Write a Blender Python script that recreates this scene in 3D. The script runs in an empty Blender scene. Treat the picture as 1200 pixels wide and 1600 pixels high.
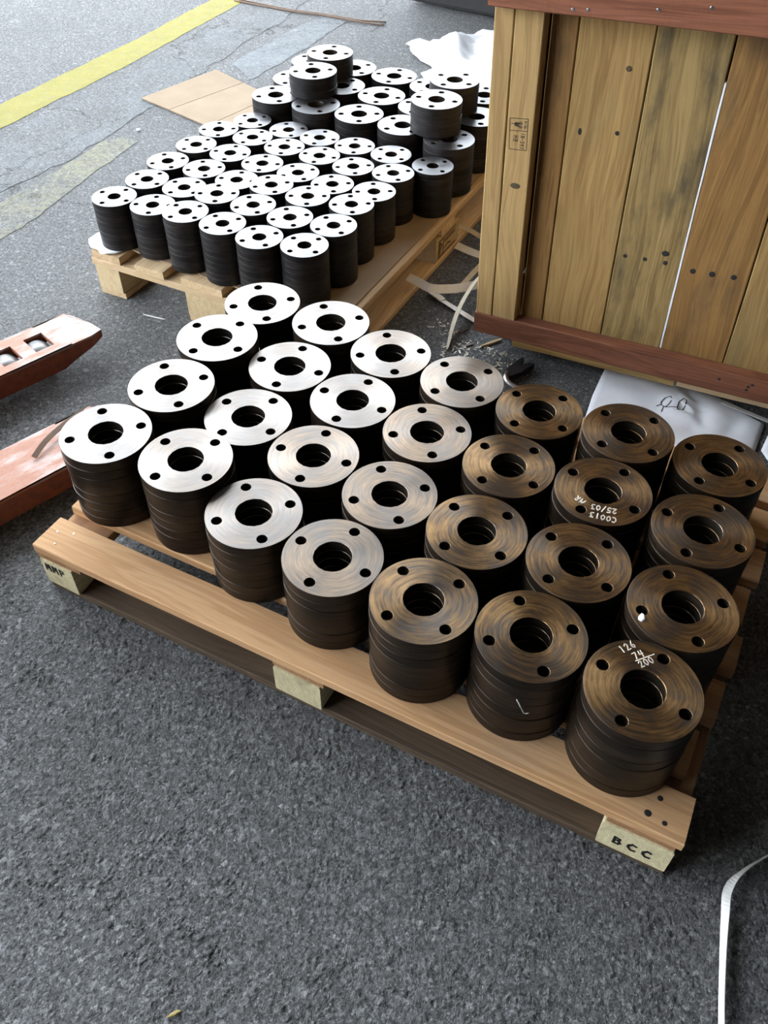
import bpy, bmesh, math, random
import numpy as np
from mathutils import Vector, Matrix, noise
from mathutils.geometry import delaunay_2d_cdt

S = bpy.context.scene
COL = S.collection
rnd = random.Random(7)
PI = math.pi

# ------------------------------------------------------------------ camera
cam_d = bpy.data.cameras.new('camera')
cam = bpy.data.objects.new('camera', cam_d)
COL.objects.link(cam)
cam_d.sensor_fit = 'VERTICAL'
cam_d.sensor_height = 36.0
cam_d.lens = 36.0 * 1336.17454 / 1600.0
cam_d.clip_start = 0.02
_th, _ro = 0.810685423, 0.0112643576
_c, _s = math.cos(_th), math.sin(_th)
_R, _F, _U = Vector((1, 0, 0)), Vector((0, _c, -_s)), Vector((0, _s, _c))
_R2 = math.cos(_ro) * _R + math.sin(_ro) * _U
_U2 = -math.sin(_ro) * _R + math.cos(_ro) * _U
_m = Matrix.Identity(4)
for i in range(3):
    _m[i][0], _m[i][1], _m[i][2] = _R2[i], _U2[i], -_F[i]
_m[2][3] = 1.30
cam.matrix_world = _m
S.camera = cam

# ------------------------------------------------------------------ sky and exposure
w = bpy.data.worlds.new('overcast_sky')
S.world = w
w.use_nodes = True
wn = w.node_tree
wn.nodes.clear()
bg = wn.nodes.new('ShaderNodeBackground')
out = wn.nodes.new('ShaderNodeOutputWorld')
bg.inputs[0].default_value = (0.86, 0.93, 1.0, 1)
bg.inputs[1].default_value = 1.0
wn.links.new(bg.outputs[0], out.inputs[0])
S.view_settings.view_transform = 'Standard'
S.view_settings.look = 'None'
S.view_settings.gamma = 1.0
S.view_settings.use_curve_mapping = False
S.view_settings.exposure = 3.22


# ------------------------------------------------------------------ material helpers
class NT:
    def __init__(s, name):
        s.m = bpy.data.materials.new(name)
        s.m.use_nodes = True
        s.t = s.m.node_tree
        s.t.nodes.clear()
        s.out = s.t.nodes.new('ShaderNodeOutputMaterial')
        s.b = s.t.nodes.new('ShaderNodeBsdfPrincipled')
        s.t.links.new(s.b.outputs[0], s.out.inputs[0])

    def n(s, typ, **kw):
        nd = s.t.nodes.new(typ)
        for k, v in kw.items():
            setattr(nd, k, v)
        return nd

    def put(s, sock, v):
        if isinstance(v, bpy.types.NodeSocket):
            s.t.links.new(v, sock)
        elif isinstance(v, (tuple, list)) and len(v) == 3 and sock.type == 'RGBA':
            sock.default_value = (*v, 1)
        else:
            sock.default_value = v

    def set(s, key, v):
        s.put(s.b.inputs[key], v)

    def coord(s, kind='Object'):
        return s.n('ShaderNodeTexCoord').outputs[kind]

    def rand(s):
        return s.n('ShaderNodeObjectInfo').outputs['Random']

    def math(s, op, a, b=0.0, c=0.0):
        nd = s.n('ShaderNodeMath', operation=op)
        s.put(nd.inputs[0], a); s.put(nd.inputs[1], b); s.put(nd.inputs[2], c)
        return nd.outputs[0]

    def vmath(s, op, a, b=(0, 0, 0)):
        nd = s.n('ShaderNodeVectorMath', operation=op)
        s.put(nd.inputs[0], a)
        if op == 'SCALE':
            s.put(nd.inputs[3], b)
        else:
            s.put(nd.inputs[1], b)
        return nd.outputs['Value'] if op == 'LENGTH' else nd.outputs[0]

    def comb(s, x, y, z):
        nd = s.n('ShaderNodeCombineXYZ')
        s.put(nd.inputs[0], x); s.put(nd.inputs[1], y); s.put(nd.inputs[2], z)
        return nd.outputs[0]

    def sep(s, v):
        nd = s.n('ShaderNodeSeparateXYZ')
        s.put(nd.inputs[0], v)
        return nd.outputs

    def noise(s, v, scale=1.0, detail=4.0, rough=0.55, dist=0.0, col=False):
        nd = s.n('ShaderNodeTexNoise')
        s.put(nd.inputs['Vector'], v)
        nd.inputs['Scale'].default_value = scale
        nd.inputs['Detail'].default_value = detail
        nd.inputs['Roughness'].default_value = rough
        nd.inputs['Distortion'].default_value = dist
        return nd.outputs['Color' if col else 0]

    def voro(s, v, scale, feature='F1', outp='Distance', rnd_=1.0):
        nd = s.n('ShaderNodeTexVoronoi', feature=feature)
        s.put(nd.inputs['Vector'], v)
        nd.inputs['Scale'].default_value = scale
        nd.inputs['Randomness'].default_value = rnd_
        return nd.outputs[outp]

    def ramp(s, f, stops):
        nd = s.n('ShaderNodeValToRGB')
        s.put(nd.inputs[0], f)
        el = nd.color_ramp.elements
        while len(el) < len(stops):
            el.new(0.5)
        for e, (p, c) in zip(el, stops):
            e.position = p
            e.color = (*c, 1) if isinstance(c, tuple) else (c, c, c, 1)
        return nd.outputs[0]

    def mix(s, f, a, b, mode='MIX'):
        nd = s.n('ShaderNodeMix', data_type='RGBA', blend_type=mode)
        s.put(nd.inputs[0], f)
        s.put(nd.inputs[6], a); s.put(nd.inputs[7], b)
        return nd.outputs[2]

    def bump(s, h, strength=0.3, dist=0.002):
        nd = s.n('ShaderNodeBump')
        nd.inputs['Strength'].default_value = strength
        nd.inputs['Distance'].default_value = dist
        s.put(nd.inputs['Height'], h)
        s.t.links.new(nd.outputs[0], s.b.inputs['Normal'])
        return nd


def plain(name, col, rough=0.6, metal=0.0, noise_amt=0.15, scale=40.0, bump=0.0):
    t = NT(name)
    v = t.vmath('ADD', t.coord(), t.comb(t.math('MULTIPLY', t.rand(), 37.0), 3.0, 1.0))
    f = t.noise(v, scale, 5)
    lo = tuple(c * (1 - noise_amt) for c in col)
    hi = tuple(min(1, c * (1 + noise_amt)) for c in col)
    t.set('Base Color', t.ramp(f, [(0.3, lo), (0.7, hi)]))
    t.set('Roughness', rough)
    t.set('Metallic', metal)
    if bump:
        t.bump(f, bump, 0.002)
    return t.m


def wood(name, light, dark, stain=None, stain_amt=0.0, knots=0.0, band=8.0, rough=0.75, saw=0.0, vary=0.25):
    """board material, the grain runs along local X"""
    t = NT(name)
    r = t.rand()
    off = t.comb(t.math('MULTIPLY', r, 31.0), t.math('MULTIPLY', r, 17.0), t.math('MULTIPLY', r, 53.0))
    v = t.vmath('ADD', t.coord(), off)
    wob = t.noise(t.vmath('MULTIPLY', v, (1.6, 5, 5)), 1.0, 2, 0.5)
    x, y, z = t.sep(v)
    yy = t.math('ADD', y, t.math('MULTIPLY', wob, 0.10))
    g = t.comb(t.math('MULTIPLY', x, 0.9), t.math('MULTIPLY', yy, band * 4), t.math('MULTIPLY', z, band * 2))
    grain = t.noise(g, 1.6, 5, 0.6, 0.3)
    fib = t.noise(t.vmath('MULTIPLY', v, (9, 320, 320)), 1.0, 3, 0.6)
    bands = t.math('SINE', t.math('MULTIPLY', grain, 42.0))
    f = t.math('ADD', t.math('MULTIPLY', grain, 0.75),
               t.math('ADD', t.math('MULTIPLY', bands, 0.10), t.math('MULTIPLY', fib, 0.30)))
    col = t.ramp(f, [(0.30, dark), (0.52, tuple((a + b) / 2 for a, b in zip(light, dark))), (0.72, light)])
    if knots:
        kv = t.voro(t.vmath('MULTIPLY', v, (3.2, 9.0, 9.0)), 1.0)
        kn = t.ramp(kv, [(0.05, 1.0), (0.13, 0.0)])
        col = t.mix(t.math('MULTIPLY', kn, knots), col, tuple(c * 0.25 for c in dark))
    if stain:
        sv = t.noise(t.vmath('MULTIPLY', v, (3.5, 11, 11)), 1.0, 5, 0.65)
        sm = t.ramp(sv, [(0.52, 0.0), (0.70, 1.0)])
        col = t.mix(t.math('MULTIPLY', sm, stain_amt), col, stain)
    hv = t.n('ShaderNodeHueSaturation')
    t.put(hv.inputs['Color'], col)
    t.put(hv.inputs['Value'], t.math('ADD', 1.0 - vary / 2, t.math('MULTIPLY', r, vary)))
    t.set('Base Color', hv.outputs[0])
    t.set('Roughness', rough)
    t.set('Specular IOR Level', 0.3)
    h = t.math('ADD', grain, t.math('MULTIPLY', fib, 0.7))
    if saw:
        sx = t.noise(t.comb(t.math('MULTIPLY', x, 230.0), t.math('MULTIPLY', y, 6.0), z), 1.0, 3)
        h = t.math('ADD', h, t.math('MULTIPLY', sx, saw))
        hv.inputs['Saturation'].default_value = 1.0
    t.bump(h, 0.45, 0.0015)
    return t.m


def metal_face(name, steel, bronze, dark, ani=0.75, rough=(0.26, 0.46)):
    """lathe-turned face, object colour R = amount of oil and rust film, with reflected tones put into it"""
    t = NT(name)
    oi = t.n('ShaderNodeObjectInfo')
    r0 = oi.outputs['Random']
    film = t.sep(oi.outputs['Color'])[0]
    v = t.coord()
    x, y, z = t.sep(v)
    xy = t.comb(x, y, 0.0)
    rad = t.vmath('LENGTH', xy)
    dirv = t.vmath('NORMALIZE', xy)
    dx, dy, dz = t.sep(dirv)
    # slightly off-centre swirls as on a turned and wiped face
    sw = t.noise(t.vmath('ADD', t.vmath('SCALE', v, 14.0), t.comb(t.math('MULTIPLY', r0, 91.0), 0.0, 0.0)), 1.0, 2)
    rr = t.math('ADD', rad, t.math('MULTIPLY', sw, 0.012))
    rv = t.comb(t.math('ADD', t.math('MULTIPLY', dx, 1.3), t.math('MULTIPLY', r0, 40.0)),
                t.math('MULTIPLY', dy, 1.3), t.math('MULTIPLY', rr, 260.0))
    streak = t.noise(rv, 1.0, 5, 0.65)
    fine = t.noise(t.comb(t.math('ADD', t.math('MULTIPLY', dx, 2.0), t.math('MULTIPLY', r0, 70.0)),
                          t.math('MULTIPLY', dy, 2.0), t.math('MULTIPLY', rr, 900.0)), 1.0, 2)
    blot = t.noise(t.vmath('ADD', t.vmath('SCALE', v, 17.0), t.comb(0.0, t.math('MULTIPLY', r0, 63.0), 0.0)), 1.0, 5, 0.6)
    oil = t.mix(t.ramp(t.math('ADD', t.math('MULTIPLY', streak, 0.7), t.math('MULTIPLY', blot, 0.45)), [(0.46, 0.0), (0.74, 1.0)]), dark, bronze)
    fm = t.math('MULTIPLY', film, t.ramp(t.math('ADD', t.math('MULTIPLY', blot, 0.9), t.math('MULTIPLY', streak, 0.35)), [(0.40, 0.45), (0.66, 1.0)]))
    base = t.mix(t.ramp(streak, [(0.35, 0.0), (0.7, 1.0)]), tuple(c * 0.86 for c in steel), steel)
    t.set('Base Color', t.mix(fm, base, oil))
    t.set('Metallic', t.math('SUBTRACT', 1.0, t.math('MULTIPLY', fm, 0.12)))
    t.set('Roughness', t.math('ADD', rough[0], t.math('MULTIPLY', blot, rough[1] - rough[0])))
    t.set('Anisotropic', ani)
    t.set('Anisotropic Rotation', 0.25)
    tg = t.n('ShaderNodeTangent', direction_type='RADIAL', axis='Z')
    t.t.links.new(tg.outputs[0], t.b.inputs['Tangent'])
    sc = t.noise(t.vmath('SCALE', v, 120.0), 1.0, 2)
    t.bump(t.math('ADD', t.math('MULTIPLY', fine, 0.6), t.math('MULTIPLY', sc, 0.3)), 0.12, 0.0006)
    return t.m


def metal_side(name, lo, hi, metal, rough):
    t = NT(name)
    r0 = t.rand()
    v = t.coord()
    x, y, z = t.sep(v)
    o = t.math('MULTIPLY', r0, 77.0)
    a = t.noise(t.comb(t.math('ADD', t.math('MULTIPLY', x, 12.0), o), t.math('MULTIPLY', y, 12.0), t.math('MULTIPLY', z, 260.0)), 1.0, 4)
    b = t.noise(t.comb(t.math('ADD', t.math('MULTIPLY', x, 40.0), o), t.math('MULTIPLY', y, 40.0), t.math('MULTIPLY', z, 40.0)), 1.0, 5, 0.7)
    f = t.math('ADD', t.math('MULTIPLY', a, 0.6), t.math('MULTIPLY', b, 0.4))
    col = t.ramp(f, [(0.36, lo), (0.66, hi)])
    hv = t.n('ShaderNodeHueSaturation')
    t.put(hv.inputs['Color'], col)
    t.put(hv.inputs['Value'], t.math('ADD', 0.55, t.math('MULTIPLY', r0, 1.0)))
    t.set('Base Color', hv.outputs[0])
    t.set('Metallic', metal)
    t.set('Roughness', t.math('ADD', rough, t.math('MULTIPLY', b, 0.2)))
    t.set('Specular IOR Level', 0.35)
    t.bump(f, 0.25, 0.0008)
    return t.m


# ------------------------------------------------------------------ asphalt (shared by the lot and, worn, by its paint)
def asphalt(name, paint=None, cover=0.0, cracks=True):
    t = NT(name)
    v = t.coord()
    wv = t.vmath('ADD', v, t.vmath('SCALE', t.noise(v, 160.0, 4, 0.65, col=True), 0.016))
    c1 = t.sep(t.voro(wv, 120.0, outp='Color'))
    e1 = t.voro(wv, 120.0, feature='DISTANCE_TO_EDGE')
    c2 = t.sep(t.voro(wv, 270.0, outp='Color'))
    e2 = t.voro(wv, 270.0, feature='DISTANCE_TO_EDGE')
    n1 = t.noise(v, 260.0, 4, 0.7)
    n2 = t.noise(t.vmath('MULTIPLY', v, (1.0, 0.75, 1.0)), 130.0, 4, 0.6)
    n0 = t.noise(v, 2.2, 5, 0.6)
    nm = t.noise(v, 16.0, 4, 0.6)
    p1 = t.ramp(e1, [(0.02, 0.0), (0.20, 1.0)])
    p2 = t.ramp(e2, [(0.00, 0.0), (0.20, 1.0)])
    g = t.math('ADD', t.math('MULTIPLY', n1, 0.5), t.math('ADD', t.math('MULTIPLY', n2, 0.35), t.math('MULTIPLY', c2[1], 0.15)))
    fine = t.ramp(g, [(0.36, (0.035, 0.036, 0.037)), (0.47, (0.150, 0.153, 0.154)), (0.56, (0.21, 0.214, 0.217)), (0.66, (0.40, 0.405, 0.415))])  # dark end is bitumen plus crevice self-shadow put into the colour
    big = t.math('MULTIPLY', t.ramp(c1[0], [(0.80, 0.0), (0.90, 1.0)]), p1)
    sml = t.math('MULTIPLY', t.ramp(c2[0], [(0.84, 0.0), (0.92, 1.0)]), p2)
    stone = t.ramp(t.math('ADD', t.math('MULTIPLY', c1[2], 0.6), t.math('MULTIPLY', n1, 0.4)),
                   [(0.2, (0.20, 0.203, 0.208)), (0.85, (0.52, 0.525, 0.535))])
    col = t.mix(t.math('MULTIPLY', big, 0.75), fine, stone)
    col = t.mix(t.math('MULTIPLY', sml, 0.75), col, (0.50, 0.505, 0.515))
    sa = t.n('ShaderNodeAttribute', attribute_name='stone').outputs['Fac']
    col = t.mix(t.math('MULTIPLY', t.math('MULTIPLY', sa, sa), 0.80), col, (0.50, 0.505, 0.515))
    col = t.mix(1.0, col, t.ramp(n0, [(0.3, (0.88, 0.89, 0.88)), (0.7, (1.12, 1.12, 1.13))]), 'MULTIPLY')
    h = t.math('ADD', t.math('MULTIPLY', t.math('MULTIPLY', p1, c1[1]), 0.30),
               t.math('ADD', t.math('MULTIPLY', t.math('MULTIPLY', p2, c2[2]), 0.22), t.math('ADD', t.math('MULTIPLY', n1, 0.55), t.math('MULTIPLY', n2, 0.95))))
    h = t.math('ADD', h, t.math('MULTIPLY', nm, 1.0))
    if cracks:
        cv = t.vmath('ADD', v, t.vmath('SCALE', t.noise(v, 5.0, 5, 0.65, col=True), 0.35))
        ck = t.voro(cv, 1.35, feature='DISTANCE_TO_EDGE')
        x, y, z = t.sep(v)
        qd = t.math('SUBTRACT', t.math('MULTIPLY', x, 0.895), t.math('MULTIPLY', y, 0.446))
        far = t.math('MULTIPLY', t.math('LESS_THAN', qd, -1.95), t.math('GREATER_THAN', qd, -2.7))
        ckm = t.math('MULTIPLY', t.math('LESS_THAN', ck, 0.006), far)
        col = t.mix(t.math('MULTIPLY', ckm, 0.75), col, (0.03, 0.03, 0.032))
        h = t.math('SUBTRACT', h, t.math('MULTIPLY', ckm, 0.8))
    if paint:
        wear = t.noise(v, 55.0, 6, 0.75)
        wear2 = t.noise(v, 4.0, 4, 0.6)
        m = t.ramp(t.math('ADD', t.math('MULTIPLY', wear, 0.7), t.math('ADD', t.math('MULTIPLY', wear2, 0.5), cover - 0.6)), [(0.38, 0.0), (0.62, 1.0)])
        m = t.math('MULTIPLY', m, t.math('SUBTRACT', 1.0, t.math('MULTIPLY', big, 0.25)))
        col = t.mix(m, col, t.mix(t.ramp(nm, [(0.3, 0.0), (0.7, 1.0)]), tuple(c * 0.86 for c in paint), paint))
    t.set('Base Color', col)
    t.set('Roughness', t.math('SUBTRACT', 0.72, t.math('MULTIPLY', big, 0.2)))
    t.set('Specular IOR Level', 0.35)
    t.bump(h, 1.0, 0.016)
    return t.m


# ------------------------------------------------------------------ object helpers
def link(name, me, mats=(), parent=None, mw=None):
    o = bpy.data.objects.new(name, me)
    COL.objects.link(o)
    if me is not None:
        for m in (mats if isinstance(mats, (list, tuple)) else [mats]):
            if m and m.name not in [x.name for x in me.materials if x]:
                me.materials.append(m)
    if parent:
        o.parent = parent
    if mw is not None:
        o.matrix_local = mw
    return o


def tag(o, label, cat, group=None, kind=None):
    if label:
        o['label'] = label
    if cat:
        o['category'] = cat
    if group:
        o['group'] = group
    if kind:
        o['kind'] = kind
    return o


def empty(name, mw, label, cat, group=None):
    o = bpy.data.objects.new(name, None)
    COL.objects.link(o)
    o.empty_display_size = 0.05
    o.matrix_world = mw
    return tag(o, label, cat, group)


def mesh(name, vs, fs, smooth=False, mi=None):
    me = bpy.data.meshes.new(name)
    me.from_pydata([tuple(v) for v in vs], [], fs)
    if mi:
        me.polygons.foreach_set('material_index', mi)
    if smooth:
        me.polygons.foreach_set('use_smooth', [True] * len(fs))
    me.update()
    return me


def frame(o, x, y=None, z=(0, 0, 1)):
    """matrix with origin o, X along x, Z near z"""
    X = Vector(x).normalized()
    Z = Vector(z)
    Y = Z.cross(X).normalized()
    Z = X.cross(Y).normalized()
    m = Matrix.Identity(4)
    for i in range(3):
        m[i][0], m[i][1], m[i][2], m[i][3] = X[i], Y[i], Z[i], o[i]
    return m


def sweep(sections, cap=True):
    """sections: list of equal-length closed loops"""
    n = len(sections[0])
    vs = [v for s in sections for v in s]
    fs = []
    for i in range(len(sections) - 1):
        for j in range(n):
            a, b = i * n + j, i * n + (j + 1) % n
            fs.append((a, b, b + n, a + n))
    if cap:
        fs.append(tuple(range(n - 1, -1, -1)))
        k = (len(sections) - 1) * n
        fs.append(tuple(range(k, k + n)))
    return vs, fs


def board_mesh(L, W, T, ch=0.0018, seg=6, jit=0.0009, skew=0.0):
    """board centred on its own middle, length along X; ends a little uneven"""
    prof = [(-W/2+ch, -T/2), (W/2-ch, -T/2), (W/2, -T/2+ch), (W/2, T/2-ch), (W/2-ch, T/2), (-W/2+ch, T/2), (-W/2, T/2-ch), (-W/2, -T/2+ch)]
    secs = []
    e = [(rnd.uniform(-1, 1)*skew, rnd.uniform(-1, 1)*skew) for _ in range(2)]
    for i in range(seg + 1):
        x = -L/2 + L * i / seg
        ja, jb = rnd.uniform(-jit, jit), rnd.uniform(-jit, jit)
        sec = []
        for (y, z) in prof:
            xx = x
            if i == 0: xx += e[0][0] * y / W
            if i == seg: xx += e[1][0] * y / W
            sec.append((xx, y + (ja if y > 0 else jb), z))
        secs.append(sec)
    vs, fs = sweep(secs)
    fs = [tuple(reversed(f)) for f in fs]
    me = mesh('board', vs, fs)
    bm = bmesh.new(); bm.from_mesh(me); bmesh.ops.recalc_face_normals(bm, faces=bm.faces[:]); bm.to_mesh(me); bm.free()
    return me


def board(name, parent, L, W, T, c, ang, mat, ch=0.0018, jit=0.0009, up=(0, 0, 1), x=None, seg=6, skew=0.002):
    d = x if x else (math.cos(ang), math.sin(ang), 0)
    return link(name, board_mesh(L, W, T, ch, seg, jit, skew), mat, parent, frame(c, d, z=up))


def ribbon(name, pts, wd, th, mat, parent=None):
    """pts: (x, y, z, roll) ; roll 0 = lying flat, 90 = on edge"""
    P = [Vector(p[:3]) for p in pts]
    secs = []
    for i, p in enumerate(P):
        a = P[max(i-1, 0)]; b = P[min(i+1, len(P)-1)]
        tn = (b - a).normalized()
        side = tn.cross(Vector((0, 0, 1))).normalized()
        up = side.cross(tn).normalized()
        r = math.radians(pts[i][3])
        s2 = side * math.cos(r) + up * math.sin(r)
        u2 = -side * math.sin(r) + up * math.cos(r)
        secs.append([p - s2*wd/2 - u2*th/2, p + s2*wd/2 - u2*th/2, p + s2*wd/2 + u2*th/2, p - s2*wd/2 + u2*th/2])
    vs, fs = sweep(secs)
    me = mesh(name, vs, fs)
    bm = bmesh.new(); bm.from_mesh(me); bmesh.ops.recalc_face_normals(bm, faces=bm.faces[:]); bm.to_mesh(me); bm.free()
    return link(name, me, mat, parent)


def smooth_path(pts, n=6):
    """Catmull-Rom through points of any dimension"""
    res = []
    for i in range(len(pts) - 1):
        p0 = pts[max(i-1, 0)]; p1 = pts[i]; p2 = pts[i+1]; p3 = pts[min(i+2, len(pts)-1)]
        for k in range(n):
            t = k / n
            res.append(tuple(0.5*((2*b) + (-a+c)*t + (2*a-5*b+4*c-d)*t*t + (-a+3*b-3*c+d)*t**3) for a, b, c, d in zip(p0, p1, p2, p3)))
    res.append(tuple(pts[-1]))
    return res


def tube_mesh(pts, r, n=8):
    P = [Vector(p) for p in pts]
    secs = []
    for i, p in enumerate(P):
        tn = (P[min(i+1, len(P)-1)] - P[max(i-1, 0)]).normalized()
        a = tn.cross(Vector((0, 0, 1)))
        a = a.normalized() if a.length > 1e-4 else Vector((1, 0, 0))
        b = tn.cross(a)
        rr = r[i] if isinstance(r, (list, tuple)) else r
        secs.append([p + rr*(a*math.cos(2*PI*k/n) + b*math.sin(2*PI*k/n)) for k in range(n)])
    vs, fs = sweep(secs)
    return mesh('tube', vs, fs, True)


def prism(name, poly, z0, z1, mat, parent=None, ch=0.0):
    """extruded outline"""
    bm = bmesh.new()
    f = bm.faces.new([bm.verts.new((p[0], p[1], z0)) for p in poly])
    r = bmesh.ops.extrude_face_region(bm, geom=[f])
    for v in [e for e in r['geom'] if isinstance(e, bmesh.types.BMVert)]:
        v.co.z = z1
    bmesh.ops.recalc_face_normals(bm, faces=bm.faces[:])
    if ch:
        bmesh.ops.bevel(bm, geom=bm.edges[:], offset=ch, segments=2, affect='EDGES', profile=0.6)
    me = bpy.data.meshes.new(name); bm.to_mesh(me); bm.free()
    return link(name, me, mat, parent)


def disc(name, parent, r, mw, mat, n=10, h=0.001, sq=1.0):
    vs = [(r*math.cos(2*PI*k/n), sq*r*math.sin(2*PI*k/n), 0) for k in range(n)] + [(r*0.75*math.cos(2*PI*k/n), sq*r*0.75*math.sin(2*PI*k/n), h) for k in range(n)]
    fs = [(k, (k+1) % n, n+(k+1) % n, n+k) for k in range(n)] + [tuple(range(n, 2*n))]
    return link(name, mesh(name, vs, fs), mat, parent, mw)


# handwriting as raised strokes of paint or ink
GL = {'0': [[(.3, 1), (.05, .7), (.05, .3), (.3, 0), (.55, .3), (.55, .7), (.3, 1)]],
      '1': [[(.2, .85), (.32, 1), (.28, 0)]],
      '2': [[(.05, .75), (.25, 1), (.5, .8), (.4, .5), (.05, .02), (.6, .05)]],
      '3': [[(.05, .95), (.5, .95), (.25, .58), (.5, .4), (.4, .05), (.05, .05)]],
      '4': [[(.15, 1), (.05, .45), (.6, .5)], [(.5, 1), (.4, 0)]],
      '5': [[(.55, 1), (.12, 1), (.1, .6), (.45, .6), (.5, .25), (.3, 0), (.02, .1)]],
      '6': [[(.45, 1), (.1, .5), (.1, .12), (.35, 0), (.5, .25), (.35, .45), (.1, .35)]],
      '7': [[(.02, .95), (.55, 1), (.25, 0)]],
      '9': [[(.5, .65), (.3, .5), (.08, .7), (.25, 1), (.5, .9), (.48, .4), (.3, 0)]],
      'A': [[(0, 0), (.3, 1), (.6, 0)], [(.12, .38), (.48, .38)]],
      'B': [[(.08, 0), (.08, 1), (.45, .9), (.4, .58), (.08, .52)], [(.4, .52), (.55, .25), (.4, 0), (.08, 0)]],
      'C': [[(.55, .9), (.3, 1), (.06, .65), (.06, .3), (.3, 0), (.58, .08)]],
      'H': [[(.08, 0), (.08, 1)], [(.52, 0), (.52, 1)], [(.08, .5), (.52, .5)]],
      'I': [[(.3, 0), (.3, 1)]],
      'K': [[(.08, 0), (.08, 1)], [(.55, 1), (.1, .45), (.58, 0)]],
      'M': [[(.02, 0), (.1, 1), (.3, .4), (.52, 1), (.6, 0)]],
      'N': [[(.08, 0), (.08, 1), (.52, 0), (.52, 1)]],
      'P': [[(.08, 0), (.08, 1), (.5, .9), (.5, .55), (.08, .48)]],
      'R': [[(.08, 0), (.08, 1), (.5, .9), (.48, .58), (.1, .48), (.58, 0)]],
      'S': [[(.52, .9), (.3, 1), (.08, .8), (.2, .55), (.5, .4), (.5, .12), (.28, 0), (.05, .1)]],
      '/': [[(.05, -.1), (.55, 1.1)]], '-': [[(.1, .5), (.5, .5)]], '_': [[(-.2, 0), (1.4, 0)]], ' ': []}


def strokes(name, items, sw, mat, parent, mw, th=0.0003):
    """items: list of polylines in the local XY plane, drawn as flat raised strips"""
    vs, fs = [], []
    for pl in items:
        for (x0, y0), (x1, y1) in zip(pl[:-1], pl[1:]):
            dx, dy = x1-x0, y1-y0
            l = math.hypot(dx, dy) or 1e-6
            dx, dy = dx/l, dy/l
            nx, ny = -dy*sw/2, dx*sw/2
            ex, ey = dx*sw*0.4, dy*sw*0.4
            q = [(x0-ex+nx, y0-ey+ny), (x0-ex-nx, y0-ey-ny), (x1+ex-nx, y1+ey-ny), (x1+ex+nx, y1+ey+ny)]
            b = len(vs)
            vs += [(a, c, 0) for a, c in q] + [(a, c, th) for a, c in q]
            fs += [(b+4, b+5, b+6, b+7)] + [(b+i, b+(i+1) % 4, b+4+(i+1) % 4, b+4+i) for i in range(4)]
    return link(name, mesh(name, vs, fs), mat, parent, mw)


def text_lines(txt, x, y, ang, h, wd=None, adv=None):
    """polylines for txt starting at x,y reading along ang"""
    wd = wd or h
    adv = adv or wd*0.75
    ca, sa = math.cos(ang), math.sin(ang)
    res = []
    px = 0.0
    for c in txt:
        for pl in GL[c]:
            res.append([(x + (px+a*wd)*ca - b*h*sa, y + (px+a*wd)*sa + b*h*ca) for a, b in pl])
        px += adv
    return res


# ------------------------------------------------------------------ materials
M_asphalt = asphalt('asphalt')
M_yellow = asphalt('worn_yellow_paint', (0.47, 0.41, 0.058), 0.86)
M_faded = asphalt('faded_cream_paint', (0.46, 0.44, 0.27), 0.50)
M_greyp = asphalt('faded_grey_paint', (0.30, 0.34, 0.37), 0.42)
M_greyp2 = asphalt('pale_grey_paint', (0.34, 0.38, 0.41), 0.52)
M_face_near = metal_face('turned_steel_oiled', (0.24, 0.228, 0.218), (0.40, 0.235, 0.092), (0.042, 0.028, 0.019))
M_face_far = metal_face('turned_steel_bright', (0.19, 0.19, 0.198), (0.17, 0.15, 0.13), (0.07, 0.065, 0.065), 0.65)
M_side_near = metal_side('flange_rim_brown', (0.007, 0.0046, 0.003), (0.034, 0.022, 0.0135), 0.33, 0.29)
M_side_far = metal_side('flange_rim_black', (0.005, 0.0046, 0.005), (0.024, 0.021, 0.020), 0.25, 0.38)
M_bore = metal_side('flange_bore_dark', (0.012, 0.009, 0.007), (0.045, 0.035, 0.026), 0.6, 0.3)
M_deck = wood('pallet_deck_wood', (0.72, 0.44, 0.23), (0.50, 0.275, 0.125), (0.36, 0.29, 0.22), 0.35, 0.3, 5)
M_deck_far = wood('pallet_pine', (0.62, 0.46, 0.28), (0.44, 0.30, 0.165), (0.3, 0.22, 0.14), 0.2, 0.3, 6)
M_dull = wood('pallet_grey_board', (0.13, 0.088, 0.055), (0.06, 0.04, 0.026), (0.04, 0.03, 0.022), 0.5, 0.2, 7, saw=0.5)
M_red = wood('red_hardwood', (0.27, 0.105, 0.055), (0.14, 0.047, 0.024), (0.045, 0.02, 0.012), 0.35, 0.1, 4, saw=0.8)
M_str = wood('pallet_stringer', (0.42, 0.24, 0.12), (0.27, 0.14, 0.07), (0.16, 0.09, 0.05), 0.3, 0.2, 6, saw=0.5)
M_block = wood('pallet_block', (0.74, 0.66, 0.42), (0.52, 0.45, 0.26), (0.14, 0.13, 0.07), 0.55, 0.2, 14)
M_block_far = wood('pallet_block_pine', (0.60, 0.47, 0.28), (0.46, 0.34, 0.19), (0.3, 0.22, 0.12), 0.3, 0.1, 12)
M_crate = wood('crate_treated_pine', (0.40, 0.25, 0.092), (0.22, 0.125, 0.04), (0.21, 0.18, 0.085), 0.45, 0.75, 6, saw=0.3)
M_crate_g = wood('crate_mouldy_pine', (0.33, 0.225, 0.088), (0.16, 0.10, 0.035), (0.05, 0.045, 0.028), 0.85, 0.8, 7, saw=0.8)
M_crate_b = wood('crate_brown_pine', (0.31, 0.17, 0.055), (0.17, 0.085, 0.024), (0.07, 0.048, 0.027), 0.6, 0.8, 6, saw=0.6)
M_cleat = wood('crate_cleat', (0.44, 0.29, 0.12), (0.28, 0.17, 0.066), (0.22, 0.14, 0.07), 0.25, 0.6, 5)
M_orange = plain('worn_orange_paint', (0.40, 0.115, 0.038), 0.45, 0.1, 0.35, 22)
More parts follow.
